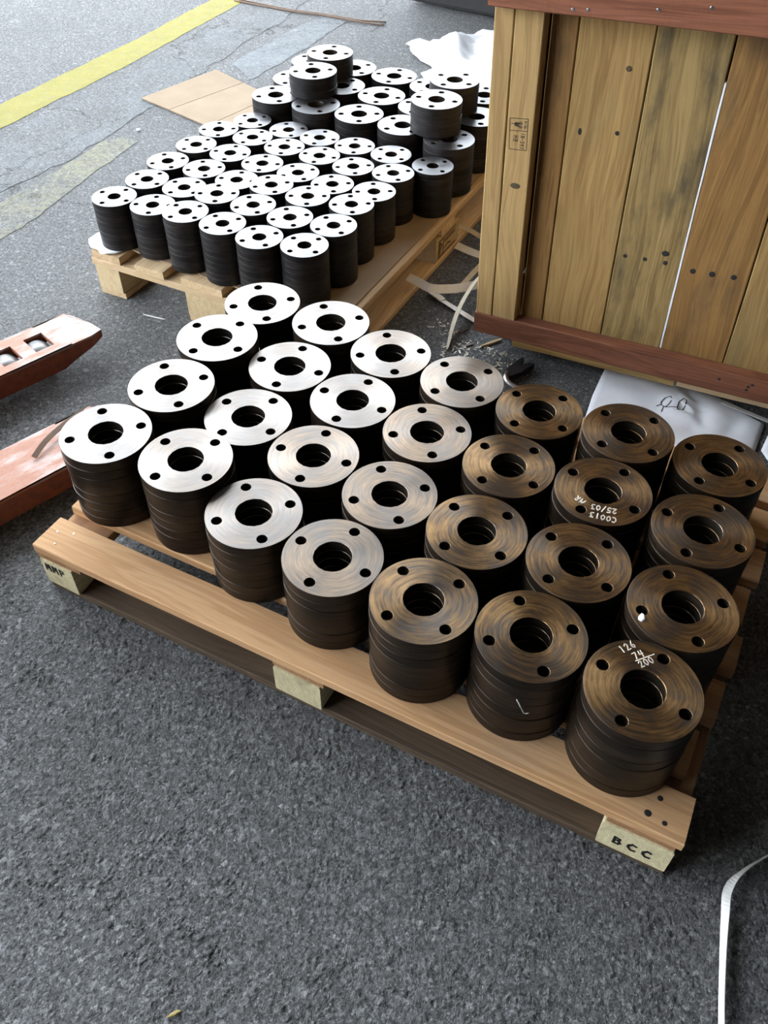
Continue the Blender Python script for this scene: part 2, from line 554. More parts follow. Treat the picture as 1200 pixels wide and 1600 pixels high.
M_black = plain('black_ink', (0.012, 0.011, 0.010), 0.7)
M_brownink = plain('brown_stamp_ink', (0.10, 0.045, 0.02), 0.8)
M_white_ink = plain('cream_paint_marker', (0.78, 0.70, 0.58), 0.6)
M_strap = plain('white_plastic_strap', (0.80, 0.79, 0.76), 0.38, 0, 0.06, 60)
M_strap_c = plain('cream_plastic_strap', (0.66, 0.60, 0.48), 0.4, 0, 0.1, 60)
M_film = plain('white_plastic_sheet', (0.84, 0.86, 0.90), 0.42, 0, 0.05, 30, 0.1)
M_paper = plain('white_paper_sheet', (0.84, 0.86, 0.92), 0.55, 0, 0.06, 18, 0.15)
M_steel = plain('bare_steel', (0.5, 0.5, 0.52), 0.3, 1.0, 0.2)
M_roller = plain('grey_nylon_roller', (0.42, 0.42, 0.43), 0.45, 0.1, 0.2, 60)
M_dark = plain('dark_steel', (0.02, 0.02, 0.022), 0.4, 0.3)
M_vehicle = plain('dark_blue_vehicle_paint', (0.004, 0.005, 0.009), 0.75)
M_rubber = plain('black_rubber', (0.015, 0.015, 0.015), 0.8)
M_hall = plain('hall_cladding', (0.025, 0.023, 0.021), 0.85)
M_chip = wood('wood_chip', (0.6, 0.45, 0.26), (0.4, 0.28, 0.15))
M_knot = plain('brown_knot', (0.075, 0.05, 0.024), 0.8, 0, 0.5, 300)
M_twig = plain('brown_twig', (0.16, 0.10, 0.065), 0.7)


def cardboard_mat():
    t = NT('cardboard')
    v = t.coord()
    x, y, z = t.sep(v)
    flute = t.math('SINE', t.math('MULTIPLY', x, 900.0))
    n = t.noise(v, 9.0, 5)
    n2 = t.noise(v, 160.0, 3)
    t.set('Base Color', t.ramp(t.math('ADD', t.math('MULTIPLY', n, 0.7), t.math('MULTIPLY', n2, 0.3)), [(0.35, (0.25, 0.18, 0.108)), (0.65, (0.31, 0.225, 0.142))]))
    t.set('Roughness', 0.8)
    t.bump(t.math('ADD', t.math('MULTIPLY', flute, 0.2), n), 0.15, 0.001)
    return t.m


M_card = cardboard_mat()

# ------------------------------------------------------------------ structure: ground, painted marks, hall
def floor_patch(x0, x1, y0, y1, st):
    """chippings standing proud of the binder: a real height field where the picture looks closest"""
    rs = np.random.default_rng(5)
    nx, ny = int((x1-x0)/st)+1, int((y1-y0)/st)+1
    H = np.zeros((ny, nx))
    tone = np.zeros((ny, nx))
    for cell, amp in ((0.09, 0.0012), (0.035, 0.0010), (0.012, 0.0009), (0.005, 0.0007)):
        gy, gx = int((y1-y0)/cell)+3, int((x1-x0)/cell)+3
        G = rs.random((gy, gx))
        fy, fx = np.arange(ny)*st/cell, np.arange(nx)*st/cell
        iy, ix = fy.astype(int), fx.astype(int)
        ty, tx = (fy-iy)[:, None], (fx-ix)[None, :]
        ty, tx = ty*ty*(3-2*ty), tx*tx*(3-2*tx)
        H += amp*((G[iy][:, ix]*(1-tx)+G[iy][:, ix+1]*tx)*(1-ty)+(G[iy+1][:, ix]*(1-tx)+G[iy+1][:, ix+1]*tx)*ty - 0.5)
    area = (x1-x0)*(y1-y0)
    for dens, r0, r1, hh in ((26000, 0.0016, 0.0030, 0.0019), (7500, 0.0028, 0.0052, 0.0027), (1100, 0.0045, 0.0085, 0.0030)):
        n = int(dens*area)
        cx, cy = rs.random(n)*(nx-1), rs.random(n)*(ny-1)
        a, b = rs.uniform(r0, r1, n)/st, rs.uniform(r0, r1, n)/st*0.62
        an = rs.random(n)*np.pi
        ca, sa = np.cos(an), np.sin(an)
        ht = rs.uniform(0.35, 1.0, n)*hh
        sx, sy = rs.normal(0, 0.28, n), rs.normal(0, 0.28, n)
        tn = rs.random(n)**1.6
        k = int(r1/st)+1
        X0, Y0 = np.round(cx).astype(int), np.round(cy).astype(int)
        for dy in range(-k, k+1):
            for dx in range(-k, k+1):
                X, Y = X0+dx, Y0+dy
                ux, uy = (X-cx), (Y-cy)
                p, q = (ux*ca+uy*sa)/a, (-ux*sa+uy*ca)/b
                d = np.maximum(np.abs(p)*0.55+np.abs(q)*0.55, np.sqrt(p*p+q*q)*0.98)
                ok = (d < 1) & (X >= 0) & (X < nx) & (Y >= 0) & (Y < ny)
                v = ht*np.minimum(1, (1-d)*3.2) + ht*0.45*(p*sx+q*sy) - 0.0006
                np.maximum.at(H, (Y[ok], X[ok]), v[ok])
                m = ok & (d < 0.8)
                tone[Y[m], X[m]] = tn[m]
    ed = np.minimum.outer(np.minimum(np.arange(ny), np.arange(ny)[::-1]), np.minimum(np.arange(nx), np.arange(nx)[::-1]))
    w_ = np.clip(ed/40.0, 0, 1)
    H = np.clip(H, -0.0024, 0.0026)*w_ - 0.0020*w_
    tone = tone*w_
    xs, ys = np.meshgrid(x0+np.arange(nx)*st, y0+np.arange(ny)*st)
    return nx, ny, xs, ys, H, tone


nx, ny, xs, ys, H, tone = floor_patch(-1.15, 1.0, 0.12, 1.62, 0.0027)
me = bpy.data.meshes.new('floor')
nv = nx*ny
ox = [(-16, -6), (16, -6), (16, 26), (-16, 26)]
co = np.concatenate([np.stack([xs, ys, H], -1).reshape(-1, 3), np.array([(x, y, 0.0) for x, y in ox] + [(x, y, -0.2) for x, y in ox])]).astype(np.float32)
idx = np.arange(nv).reshape(ny, nx)
q = np.stack([idx[:-1, :-1], idx[:-1, 1:], idx[1:, 1:], idx[1:, :-1]], -1).reshape(-1, 4)
bx = [idx[0, 0], idx[0, -1], idx[-1, -1], idx[-1, 0]]
rim = [list(idx[0, ::-1]), list(idx[::-1, -1]), list(idx[-1, :]), list(idx[:, 0])]
extra = [[nv+i, nv+(i+1) % 4] + [int(v) for v in rim[i]] for i in range(4)]
extra += [[nv+4+i, nv+4+(i+1) % 4, nv+(i+1) % 4, nv+i] for i in range(4)] + [[nv+7, nv+6, nv+5, nv+4]]
lv = np.concatenate([q.ravel()] + [np.array(e) for e in extra]).astype(np.int32)
ls = np.concatenate([np.arange(len(q))*4, len(q)*4 + np.cumsum([0] + [len(e) for e in extra[:-1]])]).astype(np.int32)
me.vertices.add(len(co)); me.vertices.foreach_set('co', co.ravel())
me.loops.add(len(lv)); me.loops.foreach_set('vertex_index', lv)
me.polygons.add(len(ls)); me.polygons.foreach_set('loop_start', ls)
me.update(calc_edges=True); me.validate()
at = me.attributes.new('stone', 'FLOAT', 'POINT')
at.data.foreach_set('value', np.concatenate([tone.ravel(), np.zeros(8)]).astype(np.float32))
g = link('floor', me, M_asphalt)
g['kind'] = 'structure'


def marking(name, poly, mat, label, rag=0.006):
    """thin coat of paint with a ragged edge"""
    pts = []
    n = len(poly)
    for i in range(n):
        a, b = Vector(poly[i]), Vector(poly[(i+1) % n])
        k = max(2, int((b-a).length / 0.03))
        nn = Vector((-(b-a).y, (b-a).x)).normalized()
        for j in range(k):
            p = a + (b-a)*j/k
            q = p + nn * (noise.noise(Vector((p.x*25, p.y*25, 1.3)))*rag + noise.noise(Vector((p.x*7, p.y*7, 4.3)))*rag)
            pts.append((q.x, q.y))
    o = prism(name, pts, 0.0002, 0.0012, mat)
    tag(o, label, 'marking')
    return o


marking('painted_line', [(-2.32, 1.32), (-1.476, 3.346), (-1.136, 4.029), (-0.865, 4.645), (-0.03, 6.4), (0.12, 6.33), (-0.711, 4.62), (-1.079, 3.774), (-1.406, 3.126), (-2.2, 1.25)], M_yellow,
        'bright yellow painted line running across the asphalt at upper left')
marking('painted_patch', [(-1.30, 2.28), (-1.235, 2.56), (-1.10, 2.82), (-1.012, 3.03), (-0.95, 3.075), (-0.888, 3.031), (-0.98, 2.80), (-1.091, 2.477), (-1.19, 2.24)], M_faded,
        'short faded cream painted bar left of the far flanges', 0.008)
marking('painted_band', [(-1.75, 2.2), (-1.39, 3.04), (-1.061, 3.679), (-0.798, 4.188), (-0.425, 4.75), (-0.38, 4.70), (-0.62, 4.05), (-0.80, 3.60), (-0.96, 3.18), (-1.083, 2.90), (-1.26, 2.62), (-1.55, 2.0)], M_greyp,
        'wide worn blue-grey painted band beside the yellow line', 0.02)
marking('painted_stripe', [(-0.66, 3.79), (-0.50, 4.11), (-0.404, 4.288), (-0.27, 4.44), (-0.20, 4.36), (-0.30, 4.12), (-0.426, 3.865), (-0.55, 3.63)], M_greyp2,
        'pale grey painted stripe behind the cardboard sheet', 0.01)

# unseen open-sided hall round the camera: roof and walls placed to shape the light
HN = Vector((-0.669, 0.743, 0))         # towards the open yard
HT = Vector((0.743, 0.669, 0))
HD, HH = 8.5, 9.0


def slab(name, a0, a1, t0, t1, z0, z1, mat):
    pts = [HN*a0 + HT*t0, HN*a1 + HT*t0, HN*a1 + HT*t1, HN*a0 + HT*t1]
    o = prism(name, [(p.x, p.y) for p in pts], z0, z1, mat)
    o['kind'] = 'structure'
    return o


slab('ceiling', -7.0, HD, -9.0, 9.0, HH, HH + 0.15, M_hall)
slab('wall_back', -7.2, -7.0, -9.0, 9.0, 0.001, HH, M_hall)
slab('shade_wall_left', -7.0, 1.3, -4.2, -4.0, 0.001, HH, M_hall)  # added out of view to block sky light from the back left
slab('shade_wall_right', -7.0, 2.0, 3.3, 3.5, 0.001, HH, M_hall)  # added out of view to block sky and darken the right side

# ------------------------------------------------------------------ flanges
E1 = Vector((0.8912, -0.4536, 0)); E2 = Vector((0.4536, 0.8912, 0))


def flange_mesh(name, R, rb, rh, pc, T, mats, no=56, nb=32, nh=12, ch=0.0006):
    def circ(cx, cy, r, n, o=0.0):
        return [Vector((cx + r*math.cos(2*PI*(k+o)/n), cy + r*math.sin(2*PI*(k+o)/n))) for k in range(n)]
    loops = [circ(0, 0, R-ch, no), circ(0, 0, rb+ch, nb)]
    for q in range(4):
        loops.append(circ(pc*math.cos(q*PI/2), pc*math.sin(q*PI/2), rh+ch*0.5, nh))
    pts, edges = [], []
    for L in loops:
        b = len(pts)
        pts += L
        edges += [(b+i, b+(i+1) % len(L)) for i in range(len(L))]
    ov, oe, of, *_ = delaunay_2d_cdt(pts, edges, [], 0, 1e-7)
    tris = []
    for f in of:
        c = sum((ov[i] for i in f), Vector((0, 0))) / len(f)
        if c.length < rb or c.length > R:
            continue
        if any((c - Vector((pc*math.cos(q*PI/2), pc*math.sin(q*PI/2)))).length < rh for q in range(4)):
            continue
        a, b, d = ov[f[0]], ov[f[1]], ov[f[2]]
        if (b-a).cross(d-a) < 0:
            f = list(reversed(f))
        tris.append(tuple(f))
    n = len(ov)
    vs = [(p.x, p.y, T) for p in ov] + [(p.x, p.y, 0) for p in ov]
    fs = list(tris) + [tuple(n + i for i in reversed(f)) for f in tris]
    mi = [0]*len(fs)
    sm = [False]*len(fs)

    def wall(r, cx, cy, nn, top_ids, inward, m, c):
        ring = circ(cx, cy, r, nn)
        b = len(vs)
        lip = [vs[i] for i in top_ids]
        vs.extend(lip + [(p.x, p.y, T-c) for p in ring])                      # top chamfer
        vs.extend([(p.x, p.y, T-c) for p in ring] + [(p.x, p.y, c) for p in ring])   # wall
        vs.extend([(p.x, p.y, c) for p in ring] + [(v[0], v[1], 0) for v in lip])    # bottom chamfer
        for band in range(3):
            o_ = b + band*2*nn
            for k in range(nn):
                k2 = (k+1) % nn
                qf = (o_+k, o_+k2, o_+nn+k2, o_+nn+k)
                fs.append(qf if inward else tuple(reversed(qf)))
                mi.append(m if (band == 1 or m == 1) else 0)
                sm.append(True)
    o = 0
    wall(R, 0, 0, no, list(range(no)), False, 1, ch)
    o = no
    wall(rb, 0, 0, nb, list(range(o, o+nb)), True, 2, ch)
    o += nb
    for q in range(4):
        wall(rh, pc*math.cos(q*PI/2), pc*math.sin(q*PI/2), nh, list(range(o, o+nh)), True, 2, ch*0.5)
        o += nh
    me = mesh(name, vs, fs, mi=mi)
    me.polygons.foreach_set('use_smooth', sm)
    for m in mats:
        me.materials.append(m)
    return me


FM_NEAR = flange_mesh('near_flange', 0.0819, 0.0312, 0.0092, 0.0625, 0.0198, [M_face_near, M_side_near, M_bore])
FM_SMALL = flange_mesh('small_flange', 0.0573, 0.0170, 0.0070, 0.0425, 0.0154, [M_face_far, M_side_far, M_bore], no=44, nb=24, nh=10, ch=0.0005)
FM_LARGE = flange_mesh('large_flange', 0.0732, 0.0240, 0.0088, 0.0530, 0.0198, [M_face_far, M_side_far, M_bore], no=48, nb=24, nh=10, ch=0.0005)

NEAR = {'A1': (-0.4995, 1.1529, 8, 18.9), 'A2': (-0.3451, 1.0861, 8, 44.3), 'A3': (-0.217, 0.9797, 7, 18.7), 'A4': (-0.0808, 0.8851, 7, 58.0), 'A5': (0.0608, 0.7858, 8, 29.0), 'A6': (0.2145, 0.7236, 8, 9.6), 'A7': (0.3583, 0.6353, 8, 51.9), 'B1': (-0.4071, 1.2925, 8, 22.5), 'B2': (-0.2552, 1.226, 7, 47.4), 'B3': (-0.1268, 1.1212, 7, 72.1), 'B4': (0.0094, 1.0266, 7, 14.1), 'B5': (0.1494, 0.9259, 8, 32.5), 'B6': (0.3034, 0.8636, 8, 34.9), 'B7': (0.4457, 0.7772, 8, 6.7), 'C1': (-0.3424, 1.4488, 8, 49.4), 'C2': (-0.1907, 1.3819, 7, 70.2), 'C3': (-0.062, 1.2774, 7, 62.8), 'C4': (0.0774, 1.1877, 7, 7.1), 'C5': (0.2192, 1.1018, 7, 37.7), 'C6': (0.3683, 1.0205, 8, 45.2), 'C7': (0.5144, 0.9331, 8, 51.8), 'D1': (-0.2693, 1.6068, 7, 14.5), 'D2': (-0.1169, 1.5354, 7, 17.1), 'D3': (0.0101, 1.4288, 7, 7.4), 'D4': (0.1497, 1.3394, 7, 30.6), 'D5': (0.2906, 1.2519, 7, 36.7), 'D6': (0.4393, 1.1703, 8, 31.4), 'D7': (0.5933, 1.109, 7, 41.9)}
SMALL = [(-0.7039, 2.1004, 8, 57.7), (-0.5967, 2.0576, 8, 87.1), (-0.5003, 1.9941, 9, 41.6), (-0.4002, 1.9368, 9, 31.8), (-0.3039, 1.8732, 9, 25.8), (-0.1941, 1.8377, 9, 41.6), (-0.639, 2.1998, 8, 48.7), (-0.5327, 2.1549, 8, 43.8), (-0.4361, 2.0918, 9, 1.6), (-0.3367, 2.0331, 9, 20.5), (-0.2393, 1.9713, 9, 16.8), (-0.1302, 1.9337, 9, 28.6), (-0.6041, 2.31, 8, 23.2), (-0.4978, 2.2653, 8, 12.8), (-0.4013, 2.2019, 8, 78.6), (-0.302, 2.1432, 9, 18.0), (-0.2035, 2.083, 9, 0.6), (-0.0905, 2.0421, 9, 5.3), (-0.5432, 2.417, 8, 47.3), (-0.4401, 2.3652, 8, 75.5), (-0.3436, 2.3018, 8, 83.1), (-0.2417, 2.2478, 8, 25.6), (-0.1461, 2.1832, 8, 6.9), (-0.0355, 2.1436, 8, 3.3), (-0.4944, 2.5225, 8, 5.5), (-0.3896, 2.4697, 8, 57.2), (-0.2926, 2.4073, 8, 81.7), (-0.1903, 2.3537, 8, 71.9), (-0.0944, 2.2896, 8, 8.8), (0.0145, 2.2515, 8, 18.1), (-0.4094, 2.626, 7, 39.3), (-0.2948, 2.561, 7, 14.1), (-0.1968, 2.4719, 8, 71.6), (-0.0947, 2.4183, 8, 87.6), (0.0086, 2.3668, 8, 42.9), (0.1227, 2.2982, 8, 36.8)]
# (x, y, layers, hole angle) of the larger stacks: front, middle and back row, then the short stacks on top
LARGE = [[(-0.3478, 2.7421, 7, 17.6), (-0.2196, 2.669, 7, 16.9), (-0.0874, 2.6034, 7, 1.5), (0.0412, 2.527, 7, 31.1), (0.1723, 2.4341, 7, 32.2)],
         [(-0.2965, 2.8805, 7, 54.5), (-0.1478, 2.8211, 7, 52.3), (-0.0219, 2.7439, 7, 71.9), (0.1015, 2.6629, 7, 51.9), (0.2613, 2.5926, 7, 8.8)],
         [(-0.2501, 3.0327, 7, 38.8), (-0.1143, 2.975, 7, 29.6), (0.0171, 2.9077, 7, 70.6), (0.1385, 2.8237, 7, 50.9), (0.2961, 2.7593, 7, 79.9)]]
UPPER = [(-0.188, 2.9315, 3, 78.6), (-0.2321, 2.7741, 3, 9.8), (0.1355, 2.5074, 4, 72.5), (0.194, 2.6565, 4, 48.2)]

ORD = ['', 'first', 'second', 'third', 'fourth', 'fifth', 'sixth', 'seventh', 'eighth', 'ninth']
FLANGES = {}


def stack(key, name, me, x, y, n, ang, z0, T, jit, film, lab, group, topname=None):
    for k in range(n):
        top = k == n-1
        o = bpy.data.objects.new(name, me)
        COL.objects.link(o)
        jx, jy = (0, 0) if top else (rnd.uniform(-jit, jit), rnd.uniform(-jit, jit))
        o.location = (x+jx, y+jy, z0 + k*T)
        o.rotation_euler = (0, 0, math.radians(ang) if top else rnd.uniform(0, PI/2))
        f = film + rnd.uniform(-0.08, 0.08)
        o.color = (f, f, f, 1)
        fr = n-k
        where = 'topmost' if top else ('bottommost' if k == 0 else ORD[fr] + ' from top')
        tag(o, lab(where, top), 'flange', group)
        FLANGES[(key, fr)] = o


rows = {'A': 'front row', 'B': 'second row', 'C': 'third row', 'D': 'back row'}
cols = ['', 'leftmost', 'second', 'third', 'fourth', 'fifth', 'sixth', 'rightmost']
FILM_REFLECT = [0, 0.12, 0.16, 0.30, 0.42, 0.78, 0.88, 0.92]  # oil film amount; sky and crate reflections also put into it by column
for key, (x, y, n, a) in NEAR.items():
    r, c = key[0], int(key[1])
    film = FILM_REFLECT[c]
    if r in 'CD':
        film = [0, .1, .12, .2, .38, .8, .9, .92][c]  # same blend of oil film and painted reflection for the rear rows

    def lab(where, top, r=r, c=c, key=key):
        side = 'silver' if (c <= 3 and top) else 'brown'
        st = cols[c] + (' stack' if c in (1, 7) else ' stack from left')
        if top and key == 'A7':
            return "brown flange with '126 74/200' in paint, topmost, rightmost stack of near pallet's front row"
        if top and key == 'C6':
            return "brown flange with 'C0013 25/03' in paint, topmost, sixth stack, third row, near pallet"
        return '%s steel flange, %s, %s in %s, near pallet' % (side, where, st, rows[r])
    stack(key, 'steel_flange', FM_NEAR, x, y, n, a, 0.1254, 0.02, 0.0009, film, lab, 'large flanges stacked on the near pallet')

srow = ['front row', 'second row', 'third row', 'fourth row', 'fifth row', 'back row']
scol = ['leftmost stack', 'second stack from left', 'third stack from left', 'fourth stack from left', 'fifth stack from left', 'rightmost stack']
for i, (x, y, n, a) in enumerate(SMALL):
    def lab(where, top, i=i):
        return 'small %s flange, %s, %s in %s of small stacks' % ('silver' if top else 'black-rimmed', where, scol[i % 6], srow[i // 6])
    stack('s%d' % i, 'small_steel_flange', FM_SMALL, x, y, n, a, 0.1351, 0.0155, 0.0003, 0.05, lab, 'small flanges stacked on the far pallet')
lrow = ['front', 'middle', 'back']
for r, L in enumerate(LARGE):
    for c, (x, y, n, a) in enumerate(L):
        def lab(where, top, r=r, c=c):
            return 'larger %s flange, %s, %s in %s far row' % ('silver' if top else 'black-rimmed', where, ['leftmost stack', 'second left stack', 'middle stack', 'second right stack', 'rightmost stack'][c], lrow[r])
        stack('l%d%d' % (r, c), 'large_steel_flange', FM_LARGE, x, y, n, a, 0.1351, 0.02, 0.0004, 0.1, lab, 'larger flanges at the back of the far pallet')
upn = ['rear left short pile', 'front left short pile', 'front right short pile', 'rear right short pile']
for i, (x, y, n, a) in enumerate(UPPER):
    def lab(where, top, i=i):
        return 'larger %s flange, %s, %s set on top of far stacks' % ('silver' if top else 'black-rimmed', where, upn[i])
    stack('u%d' % i, 'large_steel_flange', FM_LARGE, x, y, n, a, 0.2752, 0.02, 0.0012, 0.1, lab, 'larger flanges at the back of the far pallet')

# paint-marker writing on two near faces
fl = FLANGES[('C6', 1)]


def on_face(f, ang):
    return Matrix.Rotation(-math.radians(ang), 4, 'Z') @ Matrix.Translation((0, 0, 0.0199))


it = text_lines('C0013', 0.0112, -0.0640, math.radians(161), 0.0115, 0.0105, 0.0092)
it += text_lines('25/03', 0.0150, -0.0440, math.radians(163), 0.0115, 0.0105, 0.0088)
it += text_lines('MR', -0.0335, -0.0260, math.radians(131), 0.0105, 0.0110, 0.0100)
strokes('paint_writing', it, 0.0019, M_white_ink, fl, on_face(fl, NEAR['C6'][3]))
fl = FLANGES[('A7', 1)]
it = text_lines('126', -0.0175, 0.0585, math.radians(28), 0.0115, 0.0105, 0.0092)
it += text_lines('74', -0.0015, 0.0480, math.radians(22), 0.0105, 0.0105, 0.0095)
it += [[(-0.0015, 0.0455), (0.0265, 0.0570)]]
it += text_lines('200', 0.0045, 0.0345, math.radians(24), 0.0105, 0.0095, 0.0082)
strokes('paint_writing', it, 0.0014, M_white_ink, fl, on_face(fl, NEAR['A7'][3]))

# ------------------------------------------------------------------ near pallet
L = Vector((-0.641, 1.0266, 0))
ANG1 = math.atan2(E1.y, E1.x)
ANG2 = math.atan2(E2.y, E2.x)


def P1(t, s, z):
    return L + E1*t + E2*s + Vector((0, 0, z))


def face_m(o, right, up):
    X = Vector(right).normalized(); Y = Vector(up).normalized(); Z = X.cross(Y)
    m = Matrix.Identity(4)
    for i in range(3):
        m[i][0], m[i][1], m[i][2], m[i][3] = X[i], Y[i], Z[i], o[i]
    return m


pal = empty('wooden_pallet', Matrix.Translation(L), 'near wooden pallet carrying four rows of large brown flanges', 'pallet')
IL = Matrix.Translation(-L)


def pb(name, Lx, W, T, c, ang, mat, **k):
    return board(name, pal, Lx, W, T, c - L, ang, mat, **k)


for i in range(8):
    s0 = 0.1055 * i
    wd = 0.077 if i == 0 else rnd.uniform(0.078, 0.084)
    off = [0.0, -0.012, -0.004, 0.003, -0.006, 0.002, -0.003, 0.0][i]
    pb('deck_plank', 1.192 - (0.02 if i == 1 else 0), wd, 0.020, P1(0.596 + off, s0 + wd/2, 0.115), ANG1, M_deck if i else M_deck)
for t in (0.047, 0.56, 1.137):
    pb('cross_board', 0.815, 0.10, 0.0195, P1(t, 0.4125, 0.0949), ANG2, M_str)
    # three runners' worth of blocks
BL = []
for s in (0.046, 0.41, 0.77):
    for t, bw in ((0.0385, 0.077), (0.559, 0.092), (1.137, 0.105)):
        b = pb('block', 0.088, bw, 0.0665, P1(t, s, 0.0516), ANG2, M_block, ch=0.002)
        BL.append(b)
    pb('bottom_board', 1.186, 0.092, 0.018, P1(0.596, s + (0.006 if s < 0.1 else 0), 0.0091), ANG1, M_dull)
# ink letters on the two corner blocks (front faces)
bm_ = BL[0].matrix_local.copy()
fr = face_m((-0.0443, 0.0385 - 0.006, 0.0), (0, -1, 0), (0, 0, 1))
strokes('ink_writing', text_lines('MMP', 0.004, 0.006, 0.0, 0.017, 0.018, 0.017), 0.0038, M_black, BL[0], fr)
fr = face_m((-0.0443, 0.0525, 0.0), (0, -1, 0), (0, 0, 1))
strokes('ink_writing', text_lines('BCC', 0.022, -0.013, 0.0, 0.018, 0.020, 0.022), 0.0045, M_black, BL[2], fr)
# nail heads and dark holes along the front plank
for t, s, r, m in ((0.02, 0.045, 0.0022, M_steel), (0.05, 0.055, 0.0022, M_steel), (0.036, 0.02, 0.0022, M_steel),
                   (0.552, 0.052, 0.0042, M_black), (1.145, 0.052, 0.0045, M_black), (1.16, 0.018, 0.004, M_black), (1.135, 0.022, 0.0055, M_black)):
    disc('nail_head', pal, r, Matrix.Translation(P1(t, s, 0.1251) - L), m, 9, 0.0006)

# ------------------------------------------------------------------ far pallet
F1 = Vector((math.cos(math.radians(-26.5)), math.sin(math.radians(-26.5)), 0))
F2 = Vector((-F1.y, F1.x, 0))
A1_, A2_ = math.radians(-26.5), math.radians(63.5)
L2 = Vector((-0.7867, 2.0601, 0))


def P2(t, s, z):
    return L2 + F1*t + F2*s + Vector((0, 0, z))


pal2 = empty('wooden_pallet', Matrix.Translation(L2), 'far pale pine pallet under the rows of small flange stacks', 'pallet')


def pf(name, Lx, W, T, c, ang, mat, **k):
    return board(name, pal2, Lx, W, T, c - L2, ang, mat, **k)


PW = 0.768
for t0, wd, s0 in ((0.0, 0.095, 0.0), (0.148, 0.092, -0.006), (0.294, 0.126, -0.004), (0.465, 0.115, 0.0), (0.628, 0.140, 0.005)):
    pf('deck_plank', 1.225, wd, 0.021, P2(t0 + wd/2, s0 + 0.6125, 0.1195), A2_, M_deck_far)
for s in (0.045, 0.612, 1.178):
    pf('cross_board', PW, 0.095, 0.0195, P2(PW/2, s, 0.0990), A1_, M_deck_far)
stampb = None
for t, bw in ((0.042, 0.080), (0.362, 0.128), (PW-0.05, 0.098)):
    for s, bl in ((0.05, 0.098), (0.615, 0.155), (1.17, 0.098)):
        b = pf('block', bl, bw, 0.071, P2(t, s, 0.0536), A2_, M_block_far, ch=0.002)
        if t > 0.6 and 0.5 < s < 0.7:
            stampb = b
    pf('bottom_board', 1.21, bw + 0.004, 0.0175, P2(t, 0.61, 0.0089), A2_, M_deck_far)
# brown stamp in a frame on the middle block of the right side (illegible marks)
fr = face_m((-0.06, -0.0494, -0.026), (1, 0, 0), (0, 0, 1))
st = [[(0, 0), (0.12, 0), (0.12, 0.05), (0, 0.05), (0, 0)], [(0.03, 0.0), (0.03, 0.05)]]
st += [[(0.008, 0.008), (0.008, 0.042), (0.022, 0.03), (0.008, 0.02)], [(0.04, 0.033), (0.11, 0.033)], [(0.04, 0.04), (0.11, 0.04)], [(0.04, 0.014), (0.06, 0.02), (0.08, 0.014)]]
strokes('brown_stamp', st, 0.004, M_brownink, stampb, fr)

# brown sheet under the small stacks
pts = []
for i in range(40):
    t = 0.05 + 0.70*i/39
    s = 0.052 - 0.03*min(1, (t-0.05)*3.2) + noise.noise(Vector((t*18, 2.0, 0)))*0.006 + (0.012 if 0.30 < t < 0.33 else 0)
    pts.append(P2(t, s, 0))
pts += [P2(0.755, 1.20, 0), P2(0.03, 1.20, 0), P2(0.03, 0.25, 0)]
o = prism('card_liner', [(p.x, p.y) for p in pts], 0.1303, 0.1345, M_card)
tag(o, 'torn brown cardboard liner lying under the stacks on the far pallet', 'cardboard')

# ------------------------------------------------------------------ crate
UX = Vector((0.89977, -0.43497, 0.03490)); VX = Vector((-0.03142, 0.01519, 0.99939))
CM = frame((0.2196, 1.8092, 0.06), UX, z=VX)
crate = empty('wooden_crate', CM, 'tall slatted wooden crate with reddish rails, at upper right', 'crate')
WC, HC, DC = 1.25, 1.62, 0.95     # width, height, depth
up_x = (0, 0, 1)


def cb(name, Lx, W, T, c, x, up, mat, **k):
    return link(name, board_mesh(Lx, W, T, k.get('ch', 0.002), 8, k.get('jit', 0.0009), k.get('skew', 0.002)), mat, crate, frame(c, x, z=up))


RP = 0.036    # planks sit this far behind the rails
PT = 0.020
# front planks (local X of the board runs up the crate, so the grain does too)
edges = [(0.107, 0.1605, M_crate_b), (0.1625, 0.3055, M_crate), (0.3075, 0.4455, M_crate_g), (0.4495, 0.5885, M_crate_b), (0.5905, 0.735, M_crate), (0.737, 0.88, M_crate_b), (0.882, 1.02, M_crate), (1.022, 1.14, M_crate_g)]
PL = []
for u0, u1, m in edges:
    PL.append(cb('plank', HC-0.02, u1-u0, PT, ((u0+u1)/2, RP+PT/2, HC/2), (0, 0, 1), (0, -1, 0), m, jit=0.0006))
# white inner sheet showing through one joint
ln = link('inner_liner', board_mesh(0.58, 0.0036, 0.022, 0.0005, 10, 0.0005), M_film, crate, frame((0.4475, RP+0.0105, 0.345), (0, 0, 1), z=(0, -1, 0)))
ln['label'] = 'white plastic showing in the gap between two planks'
# corner cleats
cl_a = cb('corner_post', HC-0.06, 0.041, RP-0.002, (0.0235, RP/2-0.001, 0.057+(HC-0.06)/2), (0, 0, 1), (0, -1, 0), M_cleat)
cl_b = cb('cleat', HC-0.06, 0.058, RP-0.002, (0.0745, RP/2-0.001, 0.057+(HC-0.06)/2), (0, 0, 1), (0, -1, 0), M_cleat)
cb('cleat', HC-0.06, 0.06, RP-0.002, (WC-0.07, RP/2-0.001, 0.057+(HC-0.06)/2), (0, 0, 1), (0, -1, 0), M_cleat)
cb('corner_post', HC-0.06, 0.04, RP-0.002, (WC-0.0185, RP/2-0.001, 0.057+(HC-0.06)/2), (0, 0, 1), (0, -1, 0), M_cleat)
